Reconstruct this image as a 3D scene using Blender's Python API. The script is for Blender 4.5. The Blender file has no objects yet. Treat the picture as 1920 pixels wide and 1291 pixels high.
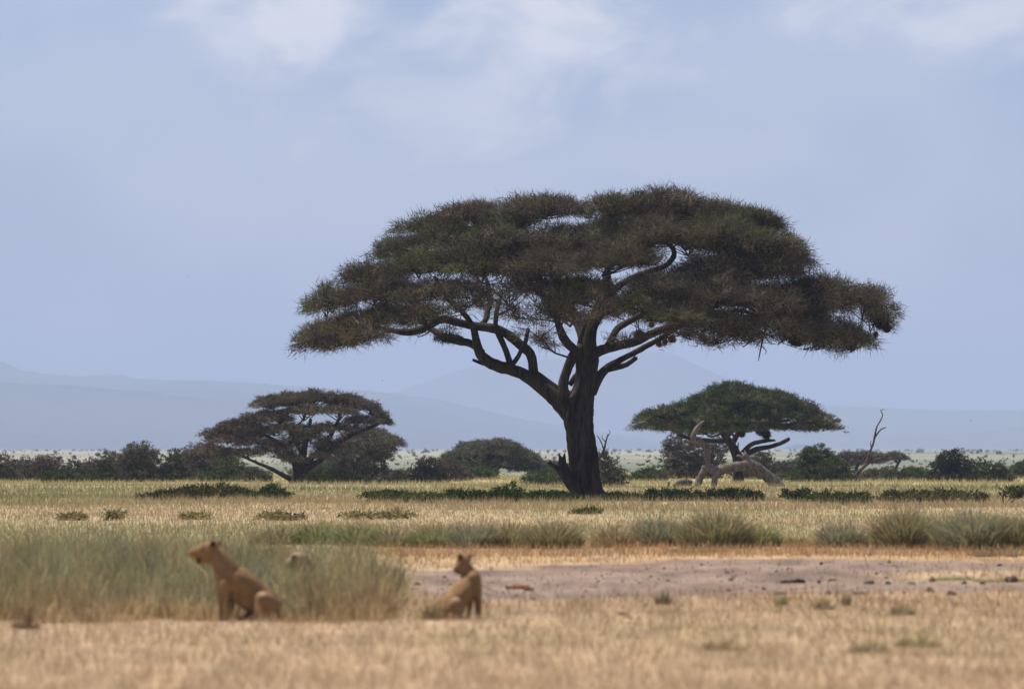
import bpy, math, random
import numpy as np
from mathutils import Vector

# ------------------------------------------------------------------ camera, sky, sun, exposure
SC = bpy.context.scene
COL = SC.collection
FPX, CAMZ, HY, CX = 16000.0, 2.2, 840.0, 960.0        # focal length in photo pixels, eye height, horizon row, centre column

cam_d = bpy.data.cameras.new('camera')
cam = bpy.data.objects.new('camera', cam_d); COL.objects.link(cam)
cam_d.sensor_width = 36.0
cam_d.lens = 36.0 * FPX / 1920.0                       # 300 mm
cam_d.clip_start = 1.0; cam_d.clip_end = 80000.0
cam.location = (0, 0, CAMZ)
cam.rotation_euler = (math.pi / 2 + math.atan((HY - 645.5) / FPX), 0, 0)
cam_d.dof.use_dof = True
cam_d.dof.focus_distance = 385.0
cam_d.dof.aperture_fstop = 3.6
SC.camera = cam

SUN_EL, SUN_AZ = math.radians(63), math.radians(-66)   # azimuth from +Y (view direction), negative = left
sun_dir = Vector((math.sin(SUN_AZ) * math.cos(SUN_EL), math.cos(SUN_AZ) * math.cos(SUN_EL), math.sin(SUN_EL)))
sun_d = bpy.data.lights.new('sun', 'SUN'); sun = bpy.data.objects.new('sun', sun_d); COL.objects.link(sun)
sun_d.energy = 4.8; sun_d.angle = math.radians(2.5); sun_d.color = (1.0, 0.95, 0.88)
sun.rotation_euler = (-sun_dir).to_track_quat('-Z', 'Y').to_euler()
sun.location = (0, 100, 200)

SC.render.engine = 'CYCLES'
SC.cycles.use_denoising = True
SC.cycles.max_bounces = 5; SC.cycles.diffuse_bounces = 3; SC.cycles.transmission_bounces = 4
SC.cycles.volume_bounces = 0; SC.cycles.transparent_max_bounces = 4
vs = SC.view_settings
vs.view_transform = 'Standard'; vs.look = 'None'; vs.gamma = 1.0; vs.use_curve_mapping = False
vs.exposure = 0.52

def NG(nt):
    def n(kind, **kw):
        nd = nt.nodes.new(kind)
        for k, v in kw.items():
            if k.startswith('i_'): nd.inputs[k[2:]].default_value = v
            else: setattr(nd, k, v)
        return nd
    return n, nt.links.new

world = bpy.data.worlds.new('World'); SC.world = world; world.use_nodes = True
wt = world.node_tree; wt.nodes.clear(); n, L = NG(wt)
sky = n('ShaderNodeTexSky', sky_type='NISHITA', sun_disc=False, sun_elevation=SUN_EL, sun_rotation=SUN_AZ,
        altitude=1100.0, air_density=1.0, dust_density=0.6, ozone_density=4.0)
tc = n('ShaderNodeTexCoord')
def math_(op, a, b=None, clamp=False):
    m = n('ShaderNodeMath', operation=op, use_clamp=clamp)
    for i, v in enumerate((a, b)):
        if v is None: continue
        if isinstance(v, (int, float)): m.inputs[i].default_value = v
        else: L(v, m.inputs[i])
    return m.outputs[0]
def vmath(op, a, b):
    m = n('ShaderNodeVectorMath', operation=op)
    for i, v in enumerate((a, b)):
        if isinstance(v, tuple): m.inputs[i].default_value = v
        else: L(v, m.inputs[i])
    return m
dirv = tc.outputs['Generated']
mp = n('ShaderNodeMapping'); L(dirv, mp.inputs['Vector']); mp.inputs['Scale'].default_value = (38, 38, 60)
nz = n('ShaderNodeTexNoise', i_Scale=1.6, i_Detail=9.0, i_Roughness=0.58, i_Distortion=0.5); L(mp.outputs[0], nz.inputs['Vector'])
nzb = n('ShaderNodeTexNoise', i_Scale=0.45, i_Detail=5.0, i_Roughness=0.5); L(mp.outputs[0], nzb.inputs['Vector'])
fine = math_('SUBTRACT', nz.outputs['Fac'], 0.5)
cover = None
CLOUDS = [((1010, 85), (300, 200), 1.0), ((900, 190), (300, 130), 0.6), ((560, 55), (290, 115), 0.85),
          ((1720, 35), (420, 85), 0.7), ((150, 640), (330, 80), 0.4), ((1250, 300), (420, 60), 0.18), ((2500, -150), (500, 160), 0.8),
          ((-500, 60), (420, 170), 0.7), ((250, -330), (500, 170), 0.8), ((1400, -380), (520, 190), 0.9)]
for (px, py), (rx, ry), amt in CLOUDS:
    d = vmath('SUBTRACT', dirv, ((px - CX) / FPX, 1.0, (HY - py) / FPX)).outputs[0]
    d = vmath('MULTIPLY', d, (FPX / rx, 8.0, FPX / ry)).outputs[0]
    ln = n('ShaderNodeVectorMath', operation='LENGTH'); L(d, ln.inputs[0])
    v = math_('SUBTRACT', 1.05, ln.outputs['Value'])
    v = math_('ADD', v, math_('MULTIPLY', fine, 3.4))
    ss = n('ShaderNodeMapRange', interpolation_type='SMOOTHSTEP'); L(v, ss.inputs['Value'])
    ss.inputs['From Min'].default_value = -0.15; ss.inputs['From Max'].default_value = 1.25
    ss.inputs['To Max'].default_value = amt
    cover = ss.outputs[0] if cover is None else math_('MAXIMUM', cover, ss.outputs[0])
veil = n('ShaderNodeMapRange', interpolation_type='SMOOTHSTEP'); L(nzb.outputs['Fac'], veil.inputs['Value'])
veil.inputs['From Min'].default_value = 0.35; veil.inputs['From Max'].default_value = 0.75; veil.inputs['To Max'].default_value = 0.55
cover = math_('ADD', cover, veil.outputs[0], True)
skyt = n('ShaderNodeMixRGB', blend_type='MULTIPLY', i_Fac=1.0); L(sky.outputs[0], skyt.inputs[1]); skyt.inputs[2].default_value = (0.84, 0.84, 1.10, 1)
cmix = n('ShaderNodeMixRGB', blend_type='MIX'); L(math_('MULTIPLY', cover, 0.95), cmix.inputs[0]); L(skyt.outputs[0], cmix.inputs[1])
cmix.inputs[2].default_value = (9.8, 9.6, 10.0, 1)
bg = n('ShaderNodeBackground', i_Strength=0.066); L(cmix.outputs[0], bg.inputs['Color'])
wo = n('ShaderNodeOutputWorld'); L(bg.outputs[0], wo.inputs['Surface'])

# ------------------------------------------------------------------ helpers
RNG = np.random.default_rng(7)
def W(px, py, D, d=0.0):
    """photo pixel at distance D (+ d metres behind that) -> world point"""
    return np.array([(px - CX) / FPX * D, D + d, CAMZ + (HY - py) / FPX * D])
def DG(py): return FPX * CAMZ / (py - HY)               # distance of the flat ground seen at row py

def gz(x, y):
    """ground height"""
    x = np.asarray(x, float); y = np.asarray(y, float)
    a = np.clip((y - 60) / 300, 0.15, 1.0)
    z = 0.035 * np.sin(x * 0.31 + y * 0.07) + 0.03 * np.sin(x * 0.13 - y * 0.11 + 1.0) + 0.04 * np.sin(y * 0.045 + 0.4 * np.sin(x * 0.05))
    z = z * a * np.clip(1.4 - y / 1500, 0, 1)
    return z

class Geo:
    def __init__(s): s.v = []; s.t = []; s.q = []; s.c = []; s.n = 0
    def add(s, v, tris=None, quads=None, col=None):
        v = np.asarray(v, np.float32).reshape(-1, 3)
        if tris is not None and len(tris): s.t.append(np.asarray(tris, np.int64).reshape(-1, 3) + s.n)
        if quads is not None and len(quads): s.q.append(np.asarray(quads, np.int64).reshape(-1, 4) + s.n)
        if col is None: col = (1, 1, 1)
        c = np.asarray(col, np.float32)
        if c.ndim == 1: c = np.tile(c, (len(v), 1))
        s.v.append(v); s.c.append(c); s.n += len(v)
    def build(s, name, mat, parent=None, smooth=False, offset=None):
        v = np.concatenate(s.v) if s.v else np.zeros((0, 3), np.float32)
        if offset is not None: v = v - np.asarray(offset, np.float32)
        t = np.concatenate(s.t) if s.t else np.zeros((0, 3), np.int64)
        q = np.concatenate(s.q) if s.q else np.zeros((0, 4), np.int64)
        me = bpy.data.meshes.new(name)
        me.vertices.add(len(v)); me.vertices.foreach_set('co', v.ravel())
        nl = len(t) * 3 + len(q) * 4
        me.loops.add(nl); me.loops.foreach_set('vertex_index', np.concatenate([t.ravel(), q.ravel()]).astype(np.int32))
        me.polygons.add(len(t) + len(q))
        st = np.concatenate([np.arange(len(t)) * 3, len(t) * 3 + np.arange(len(q)) * 4]).astype(np.int32)
        me.polygons.foreach_set('loop_start', st)
        if smooth: me.polygons.foreach_set('use_smooth', np.ones(len(t) + len(q), bool))
        a = me.attributes.new('col', 'FLOAT_COLOR', 'POINT')
        c = np.concatenate(s.c); c4 = np.ones((len(c), 4), np.float32); c4[:, :3] = c
        a.data.foreach_set('color', c4.ravel())
        me.update(calc_edges=True); me.validate()
        if mat: me.materials.append(mat)
        o = bpy.data.objects.new(name, me); COL.objects.link(o)
        if parent: o.parent = parent
        return o

def empty(name, loc):
    o = bpy.data.objects.new(name, None); COL.objects.link(o); o.location = loc; o.empty_display_size = 0.3
    return o
def tag(o, label=None, cat=None, group=None, kind=None):
    if label: o['label'] = label
    if cat: o['category'] = cat
    if group: o['group'] = group
    if kind: o['kind'] = kind
    return o

def spline(pts, step):
    """Catmull-Rom through rows of pts (any columns), about one sample per step metres"""
    P = np.asarray(pts, float)
    if len(P) == 2: P = np.vstack([P[0], P.mean(0), P[1]])
    E = np.vstack([2 * P[0] - P[1], P, 2 * P[-1] - P[-2]])
    out = []
    for i in range(1, len(E) - 2):
        k = max(2, int(np.linalg.norm(E[i + 1, :3] - E[i, :3]) / step))
        t = np.linspace(0, 1, k, endpoint=False)[:, None]
        a, b, c, d = E[i - 1], E[i], E[i + 1], E[i + 2]
        out.append(0.5 * ((2 * b) + (c - a) * t + (2 * a - 5 * b + 4 * c - d) * t ** 2 + (3 * b - a - 3 * c + d) * t ** 3))
    out.append(P[-1:])
    return np.vstack(out)

def tube(geo, path, rad, sides=8, col=(1, 1, 1), rough=0.0, flute=None, jag=0.0, seed=0, open_start=True):
    """tapered tube along path; rough = knobbliness, flute = (amplitude, lobes, twist), jag = broken end"""
    P = np.asarray(path, float); R = np.asarray(rad, float); k = len(P)
    r_ = np.random.default_rng(seed + 11)
    T = np.gradient(P, axis=0); T /= np.linalg.norm(T, axis=1)[:, None] + 1e-9
    ref = np.array([0.05, 1.0, 0.02]) if abs(T[0][1]) < 0.8 else np.array([1.0, 0.05, 0.0])
    N = np.zeros_like(P); a = ref
    for i in range(k):
        a = a - T[i] * a.dot(T[i]); a /= np.linalg.norm(a) + 1e-9; N[i] = a
    B = np.cross(T, N)
    th = np.linspace(0, 2 * math.pi, sides, endpoint=False)
    s = np.concatenate([[0], np.cumsum(np.linalg.norm(np.diff(P, axis=0), axis=1))])
    rr = np.repeat(R[:, None], sides, 1)
    if rough:
        ph = r_.uniform(0, 6.28, 6)
        f = np.sin(3 * th[None] + ph[0] + s[:, None] * 1.9) * 0.4 + np.sin(2 * th[None] + ph[1] - s[:, None] * 1.1) * 0.5 + np.sin(s[:, None] * 3.7 + ph[2]) * 0.35 + r_.normal(0, 0.35, rr.shape)
        rr = rr * (1 + rough * f)
    if flute:
        am, lob, tw = flute
        f = np.sin(lob * th[None] + tw * s[:, None] + 0.6 * np.sin(1.3 * s[:, None])) + 0.55 * np.sin((lob + 3) * th[None] - 0.7 * tw * s[:, None] + 1.1) + 0.35 * np.sin(2 * th[None] + 0.9 * s[:, None])
        rr = rr * (1 + am * f)
    V = P[:, None] + rr[..., None] * (np.cos(th)[None, :, None] * N[:, None] + np.sin(th)[None, :, None] * B[:, None])
    if jag:
        V[-1] += T[-1][None] * (r_.uniform(-0.3, 1.0, sides) * jag)[:, None]
    V = V.reshape(-1, 3)
    i = np.arange(k - 1)[:, None]; j = np.arange(sides)[None]; j2 = (j + 1) % sides
    Q = np.stack([i * sides + j, i * sides + j2, (i + 1) * sides + j2, (i + 1) * sides + j], -1).reshape(-1, 4)
    capc = P[-1] - T[-1] * (jag * 0.5) + T[-1] * R[-1] * (0.0 if jag else 0.6)
    V = np.vstack([V, capc[None], P[:1]])
    e = (k - 1) * sides; jj = np.arange(sides)
    tri = np.stack([e + jj, e + (jj + 1) % sides, np.full(sides, k * sides)], -1)
    tri2 = np.stack([(jj + 1) % sides, jj, np.full(sides, k * sides + 1)], -1)
    geo.add(V, np.vstack([tri, tri2]), Q, col)

def blades(geo, p, h, w, lean, col, seg=True, rng=RNG, curl=0.5):
    """grass blades: p (n,3) feet, h heights, w widths, lean (n,2) tip offset as share of height, col (n,3)"""
    m = len(p)
    if not m: return
    a = rng.uniform(0, math.pi, m); ax = np.stack([np.cos(a), np.sin(a), np.zeros(m)], 1) * (w * 0.5)[:, None]
    up = np.zeros((m, 3)); up[:, 2] = h
    ln = np.zeros((m, 3)); ln[:, :2] = lean * h[:, None]
    tip = p + up * (1 - 0.25 * np.clip((lean ** 2).sum(1), 0, 2))[:, None] + ln
    if seg:
        mid = p + up * 0.55 + ln * 0.55 * curl
        V = np.stack([p - ax, p + ax, mid + ax * 0.75, mid - ax * 0.75, tip], 1).reshape(-1, 3)
        o = np.arange(m)[:, None] * 5
        geo.add(V, o + np.array([[3, 2, 4]]), o + np.array([[0, 1, 2, 3]]), np.repeat(col, 5, 0))
    else:
        V = np.stack([p - ax, p + ax, tip], 1).reshape(-1, 3)
        geo.add(V, np.arange(m)[:, None] * 3 + np.array([[0, 1, 2]]), None, np.repeat(col, 3, 0))

def flakes(geo, c, axis, length, width, col, rng=RNG):
    """slender pointed leaf/twig faces: from c along axis"""
    m = len(c)
    if not m: return
    axis = axis / (np.linalg.norm(axis, axis=1)[:, None] + 1e-9)
    s = np.cross(axis, rng.normal(size=(m, 3))); s /= np.linalg.norm(s, axis=1)[:, None] + 1e-9
    s *= (width * 0.5)[:, None]
    V = np.stack([c - s, c + s, c + axis * length[:, None]], 1).reshape(-1, 3)
    geo.add(V, np.arange(m)[:, None] * 3 + np.array([[0, 1, 2]]), None, np.repeat(col, 3, 0))

def lump(geo, c, r, col, rough=0.12, seed=0, sub=10, squash_below=None):
    """uneven closed ball: c centre, r = (rx,ry,rz)"""
    q = np.random.default_rng(seed)
    nu, nv = sub * 2, sub
    u = np.linspace(0, 2 * math.pi, nu, endpoint=False); v = np.linspace(0.0, math.pi, nv + 1)[1:-1]
    U, Vv = np.meshgrid(u, v)
    d = np.stack([np.sin(Vv) * np.cos(U), np.sin(Vv) * np.sin(U), np.cos(Vv)], -1).reshape(-1, 3)
    d = np.vstack([d, [[0, 0, 1], [0, 0, -1]]])
    k = q.normal(0, 1, (7, 3)) * np.array([2, 2, 3, 3, 4, 5, 7])[:, None]; ph = q.uniform(0, 6.28, 7)
    f = (np.sin(d @ k.T + ph) * np.array([1, 1, .7, .7, .5, .5, .4])).sum(1) / 2.0
    P = d * (1 + rough * f)[:, None] * np.asarray(r)
    if squash_below is not None: P[:, 2] = np.where(P[:, 2] < 0, P[:, 2] * squash_below, P[:, 2])
    P = P + np.asarray(c)
    i = np.arange(nv - 2)[:, None]; j = np.arange(nu)[None]; j2 = (j + 1) % nu
    Q = np.stack([i * nu + j, (i + 1) * nu + j, (i + 1) * nu + j2, i * nu + j2], -1).reshape(-1, 4)
    jj = np.arange(nu); top = (nv - 1) * nu
    t1 = np.stack([np.full(nu, top), jj, (jj + 1) % nu], -1)
    e = (nv - 2) * nu; t2 = np.stack([np.full(nu, top + 1), e + (jj + 1) % nu, e + jj], -1)
    geo.add(P, np.vstack([t1, t2]), Q, col)

# ------------------------------------------------------------------ materials
def mat_leaf(name, trans=0.25, var=0.25, scale=1.5, rough=0.9):
    m = bpy.data.materials.new(name); m.use_nodes = True; nt = m.node_tree; nt.nodes.clear(); n, L = NG(nt)
    at = n('ShaderNodeAttribute', attribute_name='col')
    tcn = n('ShaderNodeTexCoord'); nz = n('ShaderNodeTexNoise', i_Scale=scale, i_Detail=3.0); L(tcn.outputs['Object'], nz.inputs['Vector'])
    mr = n('ShaderNodeMapRange'); L(nz.outputs['Fac'], mr.inputs['Value'])
    mr.inputs['From Min'].default_value = 0.25; mr.inputs['From Max'].default_value = 0.75
    mr.inputs['To Min'].default_value = 1 - var; mr.inputs['To Max'].default_value = 1 + var
    mx = n('ShaderNodeVectorMath', operation='SCALE'); L(at.outputs['Color'], mx.inputs[0]); L(mr.outputs[0], mx.inputs['Scale'])
    d = n('ShaderNodeBsdfDiffuse', i_Roughness=rough); L(mx.outputs[0], d.inputs['Color'])
    t = n('ShaderNodeBsdfTranslucent'); L(mx.outputs[0], t.inputs['Color'])
    s = n('ShaderNodeMixShader', i_Fac=trans); L(d.outputs[0], s.inputs[1]); L(t.outputs[0], s.inputs[2])
    o = n('ShaderNodeOutputMaterial'); L(s.outputs[0], o.inputs['Surface'])
    return m

def mat_bark(name, c1, c2, scale=2.0, stretch=(3, 3, 0.45), bump=0.8, dist=0.06):
    m = bpy.data.materials.new(name); m.use_nodes = True; nt = m.node_tree; nt.nodes.clear(); n, L = NG(nt)
    tcn = n('ShaderNodeTexCoord'); mp = n('ShaderNodeMapping'); mp.inputs['Scale'].default_value = stretch
    L(tcn.outputs['Object'], mp.inputs['Vector'])
    nz = n('ShaderNodeTexNoise', i_Scale=scale, i_Detail=8.0, i_Roughness=0.65, i_Distortion=0.6); L(mp.outputs[0], nz.inputs['Vector'])
    nb = n('ShaderNodeTexNoise', i_Scale=0.7, i_Detail=4.0); L(tcn.outputs['Object'], nb.inputs['Vector'])
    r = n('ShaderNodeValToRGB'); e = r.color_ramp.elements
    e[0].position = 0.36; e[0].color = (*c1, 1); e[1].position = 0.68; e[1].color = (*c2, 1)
    ad = n('ShaderNodeMath', operation='MULTIPLY_ADD'); L(nb.outputs['Fac'], ad.inputs[0]); ad.inputs[1].default_value = 0.5
    su = n('ShaderNodeMath', operation='SUBTRACT'); L(nz.outputs['Fac'], su.inputs[0]); su.inputs[1].default_value = 0.25
    L(su.outputs[0], ad.inputs[2]); L(ad.outputs[0], r.inputs['Fac'])
    bp = n('ShaderNodeBump', i_Strength=bump, i_Distance=dist); L(nz.outputs['Fac'], bp.inputs['Height'])
    b = n('ShaderNodeBsdfPrincipled', i_Roughness=0.95); b.inputs['Specular IOR Level'].default_value = 0.15
    at = n('ShaderNodeAttribute', attribute_name='col'); mx = n('ShaderNodeMixRGB', blend_type='MULTIPLY', i_Fac=1.0)
    L(r.outputs[0], mx.inputs[1]); L(at.outputs['Color'], mx.inputs[2])
    L(mx.outputs[0], b.inputs['Base Color']); L(bp.outputs[0], b.inputs['Normal'])
    o = n('ShaderNodeOutputMaterial'); L(b.outputs[0], o.inputs['Surface'])
    return m

def mat_attr(name, scale, var, bump=0.3, dist=0.02, detail=6.0, stretch=(1, 1, 1)):
    """rough surface: attribute colour broken up by noise, with fine relief"""
    m = bpy.data.materials.new(name); m.use_nodes = True; nt = m.node_tree; nt.nodes.clear(); n, L = NG(nt)
    tcn = n('ShaderNodeTexCoord'); mp = n('ShaderNodeMapping'); mp.inputs['Scale'].default_value = stretch; L(tcn.outputs['Object'], mp.inputs['Vector'])
    nz = n('ShaderNodeTexNoise', i_Scale=scale, i_Detail=detail, i_Roughness=0.62); L(mp.outputs[0], nz.inputs['Vector'])
    mr = n('ShaderNodeMapRange'); L(nz.outputs['Fac'], mr.inputs['Value'])
    mr.inputs['From Min'].default_value = 0.25; mr.inputs['From Max'].default_value = 0.75
    mr.inputs['To Min'].default_value = 1 - var; mr.inputs['To Max'].default_value = 1 + var
    at = n('ShaderNodeAttribute', attribute_name='col')
    mx = n('ShaderNodeVectorMath', operation='SCALE'); L(at.outputs['Color'], mx.inputs[0]); L(mr.outputs[0], mx.inputs['Scale'])
    bp = n('ShaderNodeBump', i_Strength=bump, i_Distance=dist); L(nz.outputs['Fac'], bp.inputs['Height'])
    b = n('ShaderNodeBsdfPrincipled', i_Roughness=0.95); b.inputs['Specular IOR Level'].default_value = 0.1
    L(mx.outputs[0], b.inputs['Base Color']); L(bp.outputs[0], b.inputs['Normal'])
    o = n('ShaderNodeOutputMaterial'); L(b.outputs[0], o.inputs['Surface'])
    return m

M_GRASS = mat_leaf('grass_blade', 0.42, 0.2, 0.5)
M_LEAF = mat_leaf('acacia_leaf', 0.2, 0.3, 0.6)
M_BUSH = mat_leaf('bush_leaf', 0.2, 0.3, 0.8)
M_TWIG = mat_leaf('grey_twig', 0.0, 0.2, 1.0)
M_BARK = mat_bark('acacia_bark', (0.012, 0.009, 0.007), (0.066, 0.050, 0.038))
M_DEAD = mat_bark('bleached_wood', (0.10, 0.075, 0.058), (0.30, 0.245, 0.20), scale=3.0, stretch=(2, 2, 1.2))
M_GROUND = mat_attr('dry_ground', 1.6, 0.42, 0.9, 0.06, 10.0, (1, 0.08, 1))
M_HILL = mat_attr('hill_scrub', 0.012, 0.35, 0.0, 1.0, 8.0)
M_SCRUB = mat_attr('far_scrub', 0.4, 0.3, 0.0, 0.1)
M_CLOD = mat_attr('earth_clod', 9.0, 0.35, 0.8, 0.03)
M_NEST = mat_leaf('woven_straw', 0.1, 0.3, 6.0)
M_FUR = mat_attr('lion_fur', 9.0, 0.26, 0.35, 0.012, 6.0)
M_FEATHER = mat_attr('feather', 30.0, 0.2, 0.2, 0.005)

# ------------------------------------------------------------------ ground
def noise2(x, y, s, seed=0):
    q = np.random.default_rng(seed); f = 0
    for o in range(5):
        k = q.normal(0, 1, (4, 2)) * s * 1.9 ** o; ph = q.uniform(0, 6.28, 4)
        for i in range(4): f = f + np.sin(x * k[i, 0] + y * k[i, 1] + ph[i]) * 0.55 ** o
    return f / 4.0                                     # about -1..1

def soil_mask(x, y):
    """bare pinkish earth of the dry pan"""
    px = CX + FPX * x / y; py = HY + FPX * CAMZ / y
    nr = np.interp(px, [735, 790, 900, 1100, 1300, 1500, 1700, 1920, 2400], [1088, 1118, 1128, 1124, 1117, 1116, 1112, 1108, 1108])
    fr = np.interp(px, [735, 790, 900, 1100, 1300, 1500, 1700, 1920, 2400], [1084, 1068, 1066, 1057, 1048, 1048, 1050, 1052, 1050])
    j = noise2(x, y, 0.55, 3) * 4.0 + noise2(x, y, 2.4, 4) * 2.0
    m = np.clip((py + j - fr) / 5, 0, 1) * np.clip((nr - py + j) / 7, 0, 1)
    g = np.exp(-((px - 1830) / 150) ** 2 - ((py - 1079) / 9) ** 2)       # grassy islet inside the pan
    m = m * (1 - np.clip(1.6 * g, 0, 1))
    s = np.clip(1 - np.abs(py - 1146 + j * 0.7) / 6, 0, 1) * np.clip((px - 880) / 60, 0, 1) * np.clip((1420 - px) / 120, 0, 1) * 0.8
    return np.clip(np.maximum(m, s), 0, 1)

TAN, PALE, ORANGE = np.array([.47, .335, .20]), np.array([.44, .335, .185]), np.array([.42, .27, .13])
OLIVE, STRAW, GREEN = np.array([.28, .26, .11]), np.array([.50, .425, .21]), np.array([.17, .18, .07])
SOIL = np.array([.185, .130, .094])
def mixc(a, b, t): t = np.asarray(t)[..., None]; return a * (1 - t) + b * t
def grass_colour(x, y):
    px = CX + FPX * x / y; py = HY + FPX * CAMZ / y
    nA, nB = noise2(x, y * 0.35, 0.22, 5), noise2(x, y * 0.4, 0.9, 6)
    c = np.tile(TAN, (len(x), 1))
    c = mixc(c, np.array([.34, .26, .13]), np.clip(0.6 * nB + 0.7 * nA, 0, .9))
    c = mixc(c, ORANGE, np.clip((1160 - py) / 25, 0, 1) * np.clip((py - 1090) / 20, 0, 1) * (0.45 + 0.3 * nB))
    c = c * (1 - .16 * np.clip((1165 - py) / 20, 0, 1) * np.clip((py - 1100) / 20, 0, 1))[:, None]
    c = mixc(c, ORANGE * 1.05, np.clip((1066 - py) / 14, 0, 1) * np.clip((py - 1018) / 8, 0, 1) * np.clip(0.85 + 0.4 * nB, 0, 1))
    c = mixc(c, PALE, np.clip((1024 - py) / 12, 0, 1))
    c = mixc(c, OLIVE, np.clip((1024 - py) / 10, 0, 1) * np.clip(0.05 + 0.7 * nA + 0.3 * nB, 0, 0.5))
    gleft = np.clip((py - 975) / 25, 0, 1) * np.clip((1165 - py) / 20, 0, 1) * np.clip((780 - px) / 120, 0, 1)
    c = mixc(c, np.array([.30, .27, .13]), gleft * 0.8)
    far = np.clip((953 - py) / 12, 0, 1)
    c = mixc(c, mixc(np.tile(OLIVE, (len(x), 1)), GREEN, np.clip(0.3 + 0.6 * nB, 0, 1)), far * np.clip(0.5 + 0.7 * nA, 0.1, 0.9))
    c = mixc(c, STRAW, np.clip((916 - py) / 7, 0, 1) * 0.85)
    return c

xs = np.unique(np.concatenate([np.linspace(-32, 32, 129), np.sign(np.linspace(-1, 1, 61)) * (32 + np.abs(np.linspace(-1, 1, 61)) ** 3 * 8000)]))
ys = np.unique(np.concatenate([[-400, -200, -80, -20, 10, 35], np.linspace(55, 215, 400), np.linspace(216, 600, 120), np.geomspace(603, 52000, 84)]))
X, Y = np.meshgrid(xs, ys)
Xf, Yf = X.ravel(), Y.ravel()
yy = np.maximum(Yf, 40.0)
gc = grass_colour(Xf, yy) * 0.8
sm = soil_mask(Xf, yy) * (Yf > 60)
sc_ = SOIL * (1 + 0.22 * noise2(Xf, Yf * 0.25, 0.8, 8)[:, None] + 0.18 * noise2(Xf, Yf * .5, 3.0, 9)[:, None])
sc_ = mixc(sc_, np.array([.24, .178, .135]), np.clip(noise2(Xf, Yf * 0.3, 0.35, 14), 0, .8))
gc = mixc(gc, sc_, sm)
plain = np.clip((Yf - 560) / 250, 0, 1)
pl = mixc(np.array([.13, .145, .10]), np.array([.30, .28, .215]), np.clip((Yf - 900) / 900, 0, 1) * np.clip(.62 + .75 * noise2(Xf, Yf * .12, .016, 10) + .3 * noise2(Xf, Yf * .1, .06, 15), 0, 1))
gc = mixc(gc, pl, plain)
Z = gz(Xf, yy) - 0.035 * sm * (0.6 + 0.8 * noise2(Xf, Yf, .9, 12)) + 0.018 * sm * noise2(Xf, Yf, 2.6, 13)
g = Geo(); nx, ny = len(xs), len(ys)
i = np.arange(ny - 1)[:, None]; j = np.arange(nx - 1)[None]
g.add(np.stack([Xf, Yf, Z], 1), None, np.stack([i * nx + j, i * nx + j + 1, (i + 1) * nx + j + 1, (i + 1) * nx + j], -1).reshape(-1, 4), gc)
tag(g.build('ground', M_GROUND, smooth=True), kind='structure')

# ------------------------------------------------------------------ hills
def hill(profile, D, depth, seed, col):
    D = D * 2.8; depth = depth * 2.2
    p = np.array(profile, float)
    xw = np.linspace((p[0, 0] - CX) / FPX * D, (p[-1, 0] - CX) / FPX * D, 200)
    h = np.interp(xw * FPX / D + CX, p[:, 0], CAMZ + (HY - p[:, 1]) / FPX * D)
    k = D / FPX
    h = h + np.clip(h / 40, 0, 1) * k * (1.6 * noise2(xw, xw * 0, 0.02, seed) + 0.8 * noise2(xw, xw * 0, 0.09, seed + 1))
    ts = np.linspace(-1, 1, 31); V = []
    for t in ts:
        f = math.cos(t * math.pi / 2) ** 1.3
        z = h * f + 0.07 * h * noise2(xw, np.full_like(xw, t * depth), 6.0 / D, seed + 2) * (1 - abs(t)) * (1 - f)
        V.append(np.stack([xw, np.full_like(xw, D + t * depth), z - 0.8 - 1.0 * (abs(t) > .97)], 1))
    V = np.concatenate(V); nx = len(xw)
    i = np.arange(len(ts) - 1)[:, None]; j = np.arange(nx - 1)[None]
    c = np.array(col) * (1 + 0.45 * noise2(V[:, 0], V[:, 1], 14.0 / D, seed + 5)[:, None])
    g = Geo(); g.add(V, None, np.stack([i * nx + j, i * nx + j + 1, (i + 1) * nx + j + 1, (i + 1) * nx + j], -1).reshape(-1, 4), c)
    return tag(g.build('hill', M_HILL, smooth=True), kind='structure')
hill([(-900, 800), (-600, 660), (-300, 640), (-100, 664), (0, 677), (28, 690), (70, 699), (150, 706), (210, 708), (400, 714), (500, 719), (560, 725), (700, 733), (820, 748), (1000, 790), (1250, 830)], 9800, 2300, 21, (.10, .11, .07))
hill([(-900, 790), (-300, 700), (0, 716), (200, 726), (330, 742), (480, 755), (640, 785), (800, 800), (900, 836)], 8000, 1200, 22, (.09, .10, .06))
hill([(-200, 800), (60, 730), (150, 704), (205, 699), (250, 707), (360, 730), (600, 800)], 11500, 800, 23, (.11, .11, .08))
hill([(560, 830), (690, 750), (745, 733), (800, 714), (860, 692), (905, 682), (960, 678), (1060, 672), (1150, 668), (1225, 657), (1258, 661), (1290, 677), (1335, 697), (1400, 722), (1480, 752), (1650, 815)], 12600, 1800, 24, (.12, .12, .08))
hill([(1150, 825), (1400, 762), (1560, 760), (1650, 764), (1780, 768), (1920, 769), (2200, 772), (2500, 760), (2900, 800)], 10000, 1600, 25, (.10, .11, .07))
hill([(1500, 832), (1800, 812), (1920, 800), (2100, 780), (2400, 770), (2800, 830)], 8200, 900, 26, (.10, .11, .07))

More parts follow.
